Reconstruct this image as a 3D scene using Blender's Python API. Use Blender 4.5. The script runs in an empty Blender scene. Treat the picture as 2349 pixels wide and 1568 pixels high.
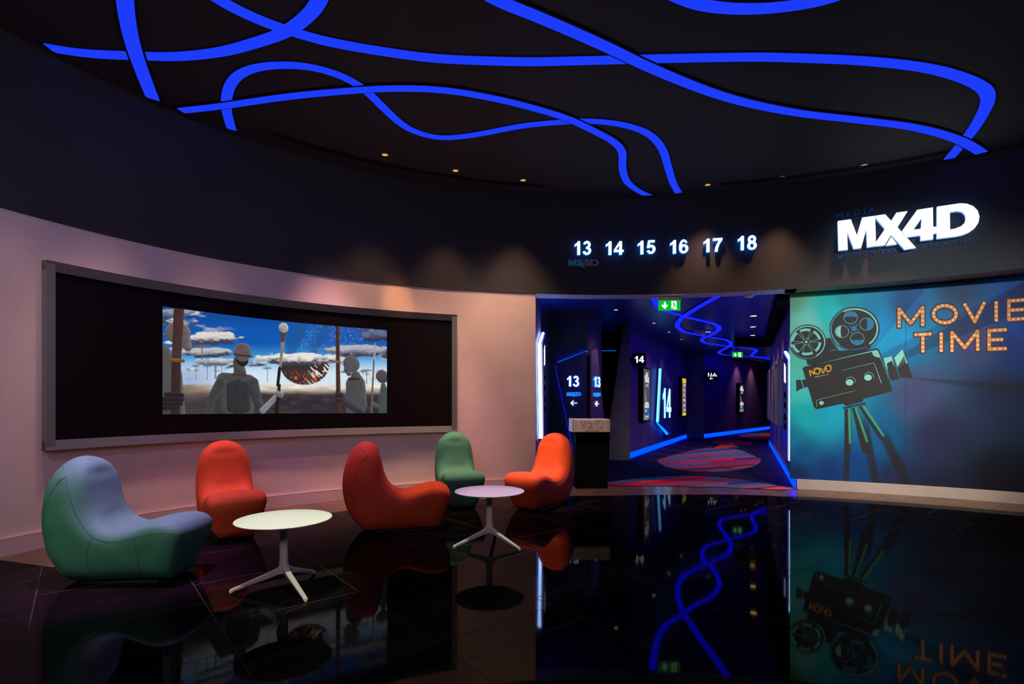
import bpy, bmesh, math, random
import numpy as np
from mathutils import Vector
from mathutils.geometry import tessellate_polygon, delaunay_2d_cdt
from mathutils.bvhtree import BVHTree

random.seed(7)
sc = bpy.context.scene
COL = sc.collection

# ------------------------------------------------------------------ camera, world, exposure
W, Hh = 2349.0, 1568.0
F = 1230.0            # focal length in pixels
CX = W / 2
HY = 922.0            # row of the horizon
EYE = 1.3             # camera height
cd = bpy.data.cameras.new('camera')
cam = bpy.data.objects.new('camera', cd)
COL.objects.link(cam)
cam.location = (0, 0, EYE)
cam.rotation_euler = (math.pi / 2, 0, 0)
cd.sensor_width = 36.0
cd.lens = F / W * 36.0
cd.shift_y = (HY - Hh / 2) / W
cd.clip_start = 0.05
cd.clip_end = 200
sc.camera = cam
world = bpy.data.worlds.new('world')
sc.world = world
world.use_nodes = True
world.node_tree.nodes['Background'].inputs[0].default_value = (0.10, 0.10, 0.2, 1)
world.node_tree.nodes['Background'].inputs[1].default_value = 0.02
sc.view_settings.view_transform = 'Standard'
sc.view_settings.look = 'None'
sc.view_settings.exposure = 0.0
sc.view_settings.gamma = 1.0
sc.view_settings.use_curve_mapping = False
sc.cycles.use_denoising = True
sc.cycles.max_bounces = 8
sc.cycles.sample_clamp_indirect = 3.0
sc.cycles.caustics_reflective = False
sc.cycles.caustics_refractive = False

ZC = 4.44             # lobby ceiling
ZS = 2.94             # underside of the bulkhead
ZK = 3.10             # corridor ceiling


def spot(name, loc, target, color, power, angle, blend=0.8, size=0.06):
    l = bpy.data.lights.new(name, 'SPOT')
    l.color = color
    l.energy = power
    l.spot_size = math.radians(angle)
    l.spot_blend = blend
    l.shadow_soft_size = size
    o = bpy.data.objects.new(name, l)
    COL.objects.link(o)
    o.location = loc
    o.rotation_euler = (Vector(target) - Vector(loc)).to_track_quat('-Z', 'Y').to_euler()
    return o


def area(name, loc, target, color, power, sx, sy):
    l = bpy.data.lights.new(name, 'AREA')
    l.shape = 'RECTANGLE'
    l.size = sx
    l.size_y = sy
    l.color = color
    l.energy = power
    o = bpy.data.objects.new(name, l)
    COL.objects.link(o)
    o.location = loc
    o.rotation_euler = (Vector(target) - Vector(loc)).to_track_quat('-Z', 'Y').to_euler()
    return o


# added fill lamps, unseen, from behind and beside the camera
area('added_fill_warm', (1.0, -3.0, 4.2), (0.0, 6.0, 0.6), (1.0, 0.72, 0.58), 62, 6.0, 1.0)
area('added_fill_violet', (-2.2, -1.8, 4.2), (-4.0, 5.5, 2.2), (0.55, 0.47, 1.0), 52, 2.0, 2.0)
spot('added_fill_lavender', (-2.9, 1.2, 4.3), (-3.6, 5.2, 1.3), (0.80, 0.55, 0.95), 110, 95, 1.0, 0.3)
# added spots near the plaster wall, pointing down to brighten its lower part
for _x, _y, _c, _p in ((-3.62, 4.35, (1.0, 0.60, 0.48), 130), (-3.38, 4.88, (1.0, 0.56, 0.46), 210), (-2.91, 5.61, (1.0, 0.46, 0.42), 170), (-2.03, 6.52, (1.0, 0.46, 0.46), 460), (-0.8, 7.03, (1.0, 0.52, 0.40), 380)):
    spot('added_wall_wash', (_x, _y, 4.3), (_x - 0.25, _y + 0.2, 0.0), _c, _p, 46, 1.0, 0.12)
spot('added_wall_wash', (0.0, 6.9, 4.3), (-0.05, 8.2, 1.2), (1.0, 0.62, 0.42), 110, 66, 1.0, 0.2)
# coloured effect spots
spot('violet_spot', (-2.75, 4.1, 4.35), (-2.80, 4.03, 0.4), (0.95, 0.26, 1.0), 1400, 26, 0.7, 0.06)
spot('cool_spot', (-1.7, 3.6, 4.35), (-1.58, 3.74, 0.5), (0.92, 1.0, 0.72), 480, 14, 0.3, 0.04)
spot('pink_spot', (-0.4, 4.7, 4.35), (-0.2, 4.9, 0.5), (1.0, 0.55, 1.0), 280, 14, 0.4, 0.04)
spot('magenta_spot', (-2.82, 5.65, 4.35), (-2.78, 5.40, 0.4), (0.78, 0.28, 1.0), 230, 22, 0.7, 0.05)
spot('warm_spot', (-0.6, 5.2, 4.35), (0.30, 6.7, 0.6), (1.0, 0.62, 0.30), 1300, 17, 0.7, 0.05)
spot('magenta_spot', (0.2, 6.5, 4.35), (0.2, 6.5, 0.4), (0.6, 0.10, 0.9), 200, 16, 0.7, 0.05)
spot('magenta_spot', (-1.75, 5.4, 4.35), (-1.62, 5.55, 0.6), (0.8, 0.25, 0.9), 420, 14, 0.8, 0.05)
spot('warm_spot', (-0.75, 5.4, 4.35), (-0.8, 5.55, 0.4), (1.0, 0.50, 0.26), 420, 13, 0.8, 0.05)
spot('straw_spot', (-0.7, 6.75, 4.35), (-0.7, 6.85, 0.4), (0.9, 0.75, 0.60), 420, 19, 0.8, 0.05)
spot('added_green_fill', (-3.6, 0.9, 4.3), (-2.9, 3.8, 0.45), (0.85, 1.0, 0.62), 330, 24, 0.9, 0.1)  # added fill for the side of the left green chair
spot('amber_spot', (-4.1, 3.9, 4.3), (-3.1, 5.4, 0.5), (1.0, 0.70, 0.22), 80, 16, 0.9, 0.06)
spot('added_cream_fill', (0.3, 1.4, 4.3), (-1.55, 3.65, 0.15), (1.0, 0.94, 0.66), 420, 13, 0.7, 0.05)  # added fill for stem and legs of the nearer table
spot('added_cream_fill', (1.0, 2.6, 4.3), (-0.2, 4.85, 0.2), (1.0, 0.90, 0.80), 330, 11, 0.7, 0.05)  # added fill for stem and legs of the farther table
spot('added_podium_fill', (1.0, 6.8, 4.35), (1.18, 8.0, 0.98), (1.0, 0.85, 0.68), 260, 10, 0.5, 0.04)  # added lamp that brightens the podium head
for _x, _y, _z, _c, _p in ((-3.42, 5.75, 0.62, (1.0, 0.15, 0.20), 90), (-2.75, 6.6, 0.45, (0.9, 0.2, 0.75), 110), (-0.45, 8.0, 0.45, (1.0, 0.2, 0.6), 90), (-2.2, 7.05, 0.6, (1.0, 0.45, 0.12), 110), (-1.6, 7.5, 2.7, (1.0, 0.42, 0.12), 110), (-1.2, 7.7, 0.55, (1.0, 0.55, 0.15), 90)):
    spot('added_wall_accent', (_x * 0.86, _y * 0.86, 4.3), (_x, _y, _z), _c, _p * 1.2, 17, 1.0, 0.05)  # added spots that make coloured patches on the wall
spot('added_mural_fill', (4.4, 0.6, 4.3), (5.2, 7.7, 1.55), (0.94, 1.0, 1.0), 1350, 37, 0.9, 0.15)  # added unseen lamp that brightens the mural
spot('skirting_spot', (5.2, 5.2, 4.3), (5.6, 7.6, 0.0), (1.0, 0.72, 0.45), 420, 40, 1.0, 0.2)

# ------------------------------------------------------------------ projection helpers (plan from the photograph)


def flat(px, y, z):
    """point of the horizontal plane at height z"""
    Z = F * (z - EYE) / (HY - y)
    return Vector(((px - CX) / F * Z, Z, z))


class SurfLine:
    def __init__(s, A, B):
        s.A = A; s.B = B
        d = Vector((B[0] - A[0], B[1] - A[1])); d.normalize()
        n = Vector((-d.y, d.x))
        m = Vector(((A[0] + B[0]) / 2, (A[1] + B[1]) / 2))
        if n.dot(m) > 0: n = -n
        s.n = n

    def plan(s, px):
        k = (px - CX) / F
        dx = s.B[0] - s.A[0]; dz = s.B[1] - s.A[1]
        t = (k * s.A[1] - s.A[0]) / (dx - k * dz)
        return Vector((s.A[0] + t * dx, s.A[1] + t * dz))

    def nrm(s, px):
        return s.n

    def at(s, px, y, d=0.0):
        p = s.plan(px)
        z = EYE + (HY - y) / F * p.y
        q = p + s.nrm(px) * d
        return Vector((q.x, q.y, z))

    def atz(s, px, z, d=0.0):
        p = s.plan(px)
        q = p + s.nrm(px) * d
        return Vector((q.x, q.y, z))


class SurfCurve(SurfLine):
    def __init__(s, pts, z, deg, extra=()):
        q = [(x, (HY - y) / (F * (z - EYE))) for x, y in pts] + list(extra)
        xs = np.array([(a[0] - CX) / 1000 for a in q]); ys = np.array([a[1] for a in q])
        s.c = np.polyfit(xs, ys, deg)

    def plan(s, px):
        Z = 1.0 / float(np.polyval(s.c, (px - CX) / 1000))
        return Vector(((px - CX) / F * Z, Z))

    def nrm(s, px):
        d = s.plan(px + 2) - s.plan(px - 2)
        n = Vector((d.y, -d.x)); n.normalize()
        return n


BULK = SurfCurve([(0, 474.2), (255, 540.4), (409, 574.6), (600, 613), (797, 642.3), (993, 658.3), (1229, 671.8), (1400, 676), (1500, 676.5),
                  (1655, 671.5), (1780, 664.8), (1974, 651.7), (2071, 641.8), (2349, 614.6)], ZS, 5)
MUR = SurfCurve([(1811, 673.5), (2012.6, 659), (2349, 626.5)], ZS, 2,
                [(x, (y - HY) / (F * EYE)) for x, y in ((1828, 1121.2), (2150.5, 1140.6), (2349, 1155.8))])

# closed plan of the foyer
inframe = [BULK.plan(p) for p in np.linspace(-20, 2369, 100)]


def catmull(P, n=8, closed=False):
    out = []
    N = len(P)
    rng = range(N) if closed else range(N - 1)
    for i in rng:
        if closed:
            a, b, c, d = P[(i - 1) % N], P[i], P[(i + 1) % N], P[(i + 2) % N]
        else:
            a, b, c, d = P[max(i - 1, 0)], P[i], P[i + 1], P[min(i + 2, N - 1)]
        for k in range(n):
            t = k / n
            out.append(0.5 * ((2 * b) + (-a + c) * t + (2 * a - 5 * b + 4 * c - d) * t * t + (-a + 3 * b - 3 * c + d) * t ** 3))
    if not closed: out.append(P[-1])
    return out


rest = catmull([inframe[-8], inframe[-1]] + [Vector(p) for p in ((7.35, 5.2), (7.95, 3.6), (8.05, 2.0), (7.7, 0.2), (6.6, -2.0), (4.8, -3.8), (2.2, -4.8),
                                                              (-0.6, -4.5), (-3.0, -3.3), (-4.5, -1.5), (-5.1, 0.4), (-5.15, 2.2))] + [inframe[0], inframe[8]], 5)
i0 = rest.index(inframe[-1]) if inframe[-1] in rest else 5
PLAN = inframe + rest[6:-6]
CEN = Vector((1.6, 1.5))
_th = sorted([(math.atan2(p.y - CEN.y, p.x - CEN.x), (p - CEN).length) for p in PLAN])
_ta = np.array([t[0] for t in _th]); _tr = np.array([t[1] for t in _th])


def rad(a):
    return float(np.interp(a, _ta, _tr, period=2 * math.pi))


def ins(p, off):
    """(inside?, clamped point) against the foyer wall moved inwards by off"""
    v = Vector((p[0], p[1])) - CEN
    r = rad(math.atan2(v.y, v.x)) - off
    if v.length <= r: return True, Vector((p[0], p[1]))
    return False, CEN + v.normalized() * r


# ------------------------------------------------------------------ materials
MATS = {}


def lin(c):
    return tuple((x / 255 / 12.92 if x / 255 <= 0.04045 else ((x / 255 + 0.055) / 1.055) ** 2.4) for x in c)


def pmat(name, col, rough=0.5, metal=0.0, noise=0.0, nscale=8.0, emis=None, estr=0.0, spec=0.5, bump=0.0, bscale=200.0, stretch=None):
    if name in MATS: return MATS[name]
    m = bpy.data.materials.new(name); m.use_nodes = True
    nt = m.node_tree; b = nt.nodes['Principled BSDF']
    b.inputs['Base Color'].default_value = (*col, 1)
    b.inputs['Roughness'].default_value = rough
    b.inputs['Metallic'].default_value = metal
    b.inputs['Specular IOR Level'].default_value = spec
    if emis:
        b.inputs['Emission Color'].default_value = (*emis, 1)
        b.inputs['Emission Strength'].default_value = estr
    tc = nt.nodes.new('ShaderNodeTexCoord')
    src = tc.outputs['Object']
    if stretch:
        mp = nt.nodes.new('ShaderNodeMapping'); mp.inputs['Scale'].default_value = stretch
        nt.links.new(src, mp.inputs[0]); src = mp.outputs[0]
    if noise > 0:
        n = nt.nodes.new('ShaderNodeTexNoise'); n.inputs['Scale'].default_value = nscale; n.inputs['Detail'].default_value = 6
        n.inputs['Roughness'].default_value = 0.6
        nt.links.new(src, n.inputs['Vector'])
        r = nt.nodes.new('ShaderNodeValToRGB')
        r.color_ramp.elements[0].position = 0.3; r.color_ramp.elements[1].position = 0.7
        r.color_ramp.elements[0].color = (*[c * (1 - noise) for c in col], 1)
        r.color_ramp.elements[1].color = (*[min(1, c * (1 + noise)) for c in col], 1)
        nt.links.new(n.outputs['Fac'], r.inputs[0]); nt.links.new(r.outputs[0], b.inputs['Base Color'])
    if bump > 0:
        n2 = nt.nodes.new('ShaderNodeTexNoise'); n2.inputs['Scale'].default_value = bscale; n2.inputs['Detail'].default_value = 3
        nt.links.new(src, n2.inputs['Vector'])
        bu = nt.nodes.new('ShaderNodeBump'); bu.inputs['Strength'].default_value = bump; bu.inputs['Distance'].default_value = 0.002
        nt.links.new(n2.outputs['Fac'], bu.inputs['Height']); nt.links.new(bu.outputs[0], b.inputs['Normal'])
    MATS[name] = m
    return m


def emat(name, col, strength):
    if name in MATS: return MATS[name]
    m = bpy.data.materials.new(name); m.use_nodes = True
    nt = m.node_tree; nt.nodes.clear()
    o = nt.nodes.new('ShaderNodeOutputMaterial'); e = nt.nodes.new('ShaderNodeEmission')
    e.inputs[0].default_value = (*col, 1); e.inputs[1].default_value = strength
    nt.links.new(e.outputs[0], o.inputs[0])
    MATS[name] = m
    return m


def vmat(name, rough=0.6, emission=0.0, spec=0.3):
    """material that shows the colour attribute 'print'"""
    if name in MATS: return MATS[name]
    m = bpy.data.materials.new(name); m.use_nodes = True
    nt = m.node_tree; b = nt.nodes['Principled BSDF']
    a = nt.nodes.new('ShaderNodeAttribute'); a.attribute_name = 'print'
    if emission > 0:
        b.inputs['Base Color'].default_value = (0.01, 0.01, 0.01, 1)
        nt.links.new(a.outputs['Color'], b.inputs['Emission Color'])
        b.inputs['Emission Strength'].default_value = emission
    else:
        nt.links.new(a.outputs['Color'], b.inputs['Base Color'])
    b.inputs['Roughness'].default_value = rough
    b.inputs['Specular IOR Level'].default_value = spec
    MATS[name] = m
    return m


M_plaster = pmat('plaster', (0.80, 0.68, 0.64), 0.85, noise=0.08, nscale=1.6, bump=0.25, bscale=30, spec=0.15)
M_bulk = pmat('dark_paint', (0.050, 0.054, 0.062), 0.75, noise=0.08, nscale=1.2, spec=0.2)
M_ceil = pmat('ceiling_paint', (0.080, 0.088, 0.094), 0.7, noise=0.06, nscale=0.8, spec=0.2)
M_rearwall = pmat('rear_wall', (0.05, 0.045, 0.05), 0.8)
M_base = pmat('skirting_stone', (0.62, 0.53, 0.47), 0.35, noise=0.05, nscale=3)
M_corr = pmat('corridor_paint', (0.13, 0.06, 0.18), 0.6, noise=0.3, nscale=2.0, stretch=(3, 3, 0.15))
M_corrceil = pmat('corridor_ceiling_gloss', (0.012, 0.035, 0.32), 0.32, spec=0.5)  # blue glow of the ribbons is put into the base colour
M_olive = pmat('portal_stone', (0.15, 0.13, 0.095), 0.8, noise=0.3, nscale=3)
M_black = pmat('black_paint', (0.004, 0.004, 0.005), 0.8, spec=0.05)
M_metal = pmat('brushed_steel', (0.32, 0.35, 0.33), 0.36, metal=0.65, noise=0.15, nscale=6, stretch=(0.4, 0.4, 60))
M_blackglass = pmat('screen_glass', (0.006, 0.004, 0.006), 0.35, spec=0.25)
M_white = pmat('white_laminate', (0.80, 0.78, 0.76), 0.35, noise=0.02, nscale=4)
M_tleg = pmat('white_powder_coat', (0.86, 0.84, 0.74), 0.45)
M_green = pmat('green_fabric', (0.055, 0.20, 0.13), 0.75, noise=0.12, nscale=5, bump=0.3, bscale=420, spec=0.25)
M_orange = pmat('orange_fabric', (0.60, 0.070, 0.024), 0.7, noise=0.08, nscale=5, bump=0.3, bscale=420, spec=0.25)
M_seamg = pmat('green_thread', (0.055, 0.17, 0.12), 0.7)
M_seamo = pmat('orange_thread', (0.42, 0.05, 0.015), 0.7)
M_glide = pmat('black_plastic', (0.01, 0.01, 0.01), 0.5)
M_ribbon = emat('blue_ribbon_glow', (0.012, 0.045, 0.95), 1.0)
M_ribbonk = emat('blue_corridor_glow', (0.002, 0.004, 1.0), 5.5)
M_rim = pmat('black_channel', (0.004, 0.004, 0.005), 0.8)
M_skirt = emat('blue_skirting_glow', (0.0, 0.018, 1.0), 6.0)
M_led = emat('white_blue_led', (0.30, 0.48, 1.0), 24.0)
M_ledblue = emat('deep_blue_led', (0.0, 0.12, 1.0), 4.0)
M_digit = emat('white_digit_face', (0.88, 0.94, 1.0), 1.3)
M_digitside = emat('blue_digit_side', (0.02, 0.22, 1.0), 2.2)
M_logo = emat('white_logo_face', (0.95, 0.97, 1.0), 1.5)
M_logoside = emat('pale_blue_logo_side', (0.25, 0.5, 1.0), 0.9)
M_panel = pmat('navy_sign_panel', (0.05, 0.07, 0.24), 0.4)
M_panel2 = pmat('purple_sign_panel', (0.26, 0.15, 0.22), 0.4)
M_warm = emat('warm_lamp', (1.0, 0.55, 0.16), 3.0)
M_warmdim = emat('amber_reflector', (1.0, 0.5, 0.10), 0.9)
M_ringw = pmat('lamp_ring', (0.35, 0.3, 0.25), 0.4, metal=0.6)
M_kiosk = pmat('podium_stone', (0.66, 0.53, 0.44), 0.5, noise=0.05)
M_kioskshade = pmat('engraving_painted_shade', (0.38, 0.29, 0.24), 0.6)  # darker stone tone, painted as the shade in the engraving
M_exitg = emat('exit_green', (0.0, 0.50, 0.03), 1.0)
M_exitw = emat('exit_white', (0.85, 1.0, 0.85), 1.3)
M_plastic = pmat('cream_plastic', (0.82, 0.76, 0.68), 0.45)
M_teal = pmat('print_teal', lin((150, 245, 225)), 0.6)
M_tealdark = pmat('print_tealdark', lin((50, 165, 145)), 0.6)
M_pblue = pmat('print_blue', lin((20, 140, 205)), 0.6)
M_pblack = pmat('print_black', lin((36, 34, 32)), 0.6)
M_pdark = pmat('print_brown', lin((58, 36, 26)), 0.6)
M_porange = pmat('print_orange', (1.0, 0.27, 0.04), 0.6)
M_pbulb = pmat('print_bulb', (1.0, 0.80, 0.50), 0.6)
M_pyellow = pmat('print_yellow', (1.0, 0.50, 0.01), 0.6)
M_pwhite = pmat('print_white', (0.7, 0.62, 0.5), 0.6)
M_navytext = pmat('navy_lettering', (0.004, 0.03, 0.12), 0.6, emis=(0.0, 0.035, 0.12), estr=0.5)
M_greytext = pmat('grey_lettering', (0.30, 0.29, 0.33), 0.5)
M_bluetext = pmat('dim_blue_lettering', (0.03, 0.12, 0.25), 0.5, emis=(0.01, 0.06, 0.13), estr=0.35)  # faint emission put into letters that are not lit
M_vert = vmat('mural_print', 0.55)
M_video = vmat('video_picture', 0.4, 0.95)
M_carpet = vmat('carpet_pile', 0.95, spec=0.05)
M_postw = emat('poster_white', (0.85, 0.85, 0.8), 0.75)
M_postb = emat('poster_blue', (0.01, 0.13, 0.55), 0.8)
M_posty = emat('poster_yellow', (0.85, 0.62, 0.01), 0.9)
M_posto = emat('poster_orange', (0.8, 0.35, 0.12), 0.7)
M_postg = emat('poster_grey', (0.09, 0.09, 0.13), 0.9)
M_postn = emat('poster_navy', (0.004, 0.006, 0.025), 1.0)
M_postm = emat('poster_mauve', (0.30, 0.2, 0.28), 0.8)
M_red = pmat('red_plastic', (0.6, 0.02, 0.02), 0.3, emis=(0.5, 0.01, 0.01), estr=0.15)


def floor_material(name, col, rough, grout, refl=0.29):
    m = bpy.data.materials.new(name); m.use_nodes = True
    nt = m.node_tree; b = nt.nodes['Principled BSDF']
    tc = nt.nodes.new('ShaderNodeTexCoord')
    mp = nt.nodes.new('ShaderNodeMapping')
    mp.inputs['Rotation'].default_value = (0, 0, math.radians(51.0))
    mp.inputs['Location'].default_value = FLOC
    br = nt.nodes.new('ShaderNodeTexBrick')
    br.offset = 0.5; br.offset_frequency = 2
    br.inputs['Scale'].default_value = 1.0
    br.inputs['Brick Width'].default_value = 0.86
    br.inputs['Row Height'].default_value = 0.86
    br.inputs['Mortar Size'].default_value = 0.0032
    br.inputs['Mortar Smooth'].default_value = 0.1
    br.inputs['Color1'].default_value = (*col, 1)
    br.inputs['Color2'].default_value = (*[c * 1.25 for c in col], 1)
    br.inputs['Mortar'].default_value = (*grout, 1)
    nt.links.new(tc.outputs['Object'], mp.inputs[0]); nt.links.new(mp.outputs[0], br.inputs['Vector'])
    n = nt.nodes.new('ShaderNodeTexNoise'); n.inputs['Scale'].default_value = 2.2; n.inputs['Detail'].default_value = 8
    n.inputs['Distortion'].default_value = 1.2
    nt.links.new(tc.outputs['Object'], n.inputs['Vector'])
    r = nt.nodes.new('ShaderNodeValToRGB')
    r.color_ramp.elements[0].position = 0.35; r.color_ramp.elements[0].color = (0.7, 0.7, 0.7, 1)
    r.color_ramp.elements[1].position = 0.75; r.color_ramp.elements[1].color = (1.5, 1.4, 1.3, 1)
    nt.links.new(n.outputs['Fac'], r.inputs[0])
    mx = nt.nodes.new('ShaderNodeMixRGB'); mx.blend_type = 'MULTIPLY'; mx.inputs[0].default_value = 1.0
    nt.links.new(br.outputs['Color'], mx.inputs[1]); nt.links.new(r.outputs[0], mx.inputs[2])
    nt.links.new(mx.outputs[0], b.inputs['Base Color'])
    ro = nt.nodes.new('ShaderNodeMapRange'); ro.inputs['To Min'].default_value = rough; ro.inputs['To Max'].default_value = 0.5
    nt.links.new(br.outputs['Fac'], ro.inputs['Value']); nt.links.new(ro.outputs[0], b.inputs['Roughness'])
    b.inputs['Specular IOR Level'].default_value = 0.0
    out = nt.nodes['Material Output']
    gl = nt.nodes.new('ShaderNodeBsdfGlossy'); nt.links.new(ro.outputs[0], gl.inputs['Roughness'])
    fr = nt.nodes.new('ShaderNodeFresnel'); fr.inputs[0].default_value = 1.45
    ml = nt.nodes.new('ShaderNodeMath'); ml.operation = 'MULTIPLY'; ml.inputs[1].default_value = refl
    nt.links.new(fr.outputs[0], ml.inputs[0])
    ms = nt.nodes.new('ShaderNodeMixShader')
    nt.links.new(ml.outputs[0], ms.inputs[0]); nt.links.new(b.outputs[0], ms.inputs[1]); nt.links.new(gl.outputs[0], ms.inputs[2])
    nt.links.new(ms.outputs[0], out.inputs['Surface'])
    return m


FLOC = (0.09, 0.22, 0)
M_floor = floor_material('black_polished_tile', (0.0035, 0.003, 0.0035), 0.035, (0.028, 0.022, 0.020))
M_floorb = floor_material('brown_polished_tile', (0.12, 0.080, 0.055), 0.2, (0.012, 0.009, 0.008))
M_floorr = floor_material('brown_inlay_tile', (0.014, 0.009, 0.008), 0.05, (0.04, 0.03, 0.022))

# ------------------------------------------------------------------ object helpers
OFF = {}


def thing(name, label, cat, loc=(0, 0, 0), rz=0, group=None):
    o = bpy.data.objects.new(name, None); COL.objects.link(o)
    o.empty_display_size = 0.1
    o.location = loc; o.rotation_euler = (0, 0, rz)
    o['label'] = label; o['category'] = cat
    if group: o['group'] = group
    OFF[o.name] = Vector(loc)
    return o


def tag(o, label, cat, group=None):
    o['label'] = label; o['category'] = cat
    if group: o['group'] = group
    return o


def mk(name, verts, faces, mats, parent=None, smooth=False, fm=None, world_co=True, kind=None, colors=None):
    me = bpy.data.meshes.new(name)
    off = OFF.get(parent.name, Vector((0, 0, 0))) if (parent and world_co) else Vector((0, 0, 0))
    me.from_pydata([tuple(Vector(v) - off) for v in verts], [], faces)
    if not isinstance(mats, (list, tuple)): mats = [mats]
    for m in mats: me.materials.append(m)
    if fm:
        me.polygons.foreach_set('material_index', fm)
    if smooth:
        me.polygons.foreach_set('use_smooth', [True] * len(me.polygons))
    if colors is not None:
        ca = me.color_attributes.new('print', 'FLOAT_COLOR', 'POINT')
        ca.data.foreach_set('color', np.asarray(colors, dtype=np.float32).ravel())
    me.update()
    o = bpy.data.objects.new(name, me); COL.objects.link(o)
    if parent:
        o.parent = parent
        OFF[o.name] = off if world_co else Vector((0, 0, 0))
    if kind: o['kind'] = kind
    return o


def finish(o, smooth_angle=None, bevel=0):
    if bevel:
        b = o.modifiers.new('bevel', 'BEVEL'); b.width = bevel; b.segments = 3; b.limit_method = 'ANGLE'
    return o


def strip(name, plan, z0, z1, mat, parent=None, kind=None, closed=False):
    v = []; f = []
    n = len(plan)
    for p in plan: v += [(p[0], p[1], z0), (p[0], p[1], z1)]
    for i in range(n if closed else n - 1):
        j = (i + 1) % n
        f.append((2 * i, 2 * j, 2 * j + 1, 2 * i + 1))
    return mk(name, v, f, mat, parent, kind=kind, smooth=True)


def band(name, A, B, z, mat, parent=None, kind=None, z2=None):
    """horizontal band between two plan lines; z2 gives it thickness"""
    v = []; f = []
    n = len(A)
    for a, b in zip(A, B): v += [(a[0], a[1], z), (b[0], b[1], z)]
    for i in range(n - 1): f.append((2 * i, 2 * i + 1, 2 * i + 3, 2 * i + 2))
    if z2 is not None:
        o = 2 * n
        for a, b in zip(A, B): v += [(a[0], a[1], z2), (b[0], b[1], z2)]
        for i in range(n - 1):
            f.append((o + 2 * i, o + 2 * i + 2, o + 2 * i + 3, o + 2 * i + 1))
            f.append((2 * i, 2 * i + 2, o + 2 * i + 2, o + 2 * i))
            f.append((2 * i + 1, o + 2 * i + 1, o + 2 * i + 3, 2 * i + 3))
        f.append((0, o, o + 1, 1)); e = 2 * n - 2; f.append((e, e + 1, o + e + 1, o + e))
    return mk(name, v, f, mat, parent, kind=kind)


def box_vf(x0, x1, y0, y1, z0, z1):
    v = [(x, y, z) for z in (z0, z1) for y in (y0, y1) for x in (x0, x1)]
    f = [(0, 2, 3, 1), (4, 5, 7, 6), (0, 1, 5, 4), (2, 6, 7, 3), (0, 4, 6, 2), (1, 3, 7, 5)]
    return v, f


def box(name, b, mat, parent=None, bevel=0, kind=None, world_co=True):
    v, f = box_vf(*b)
    return finish(mk(name, v, f, mat, parent, kind=kind, world_co=world_co), bevel=bevel)


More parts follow.
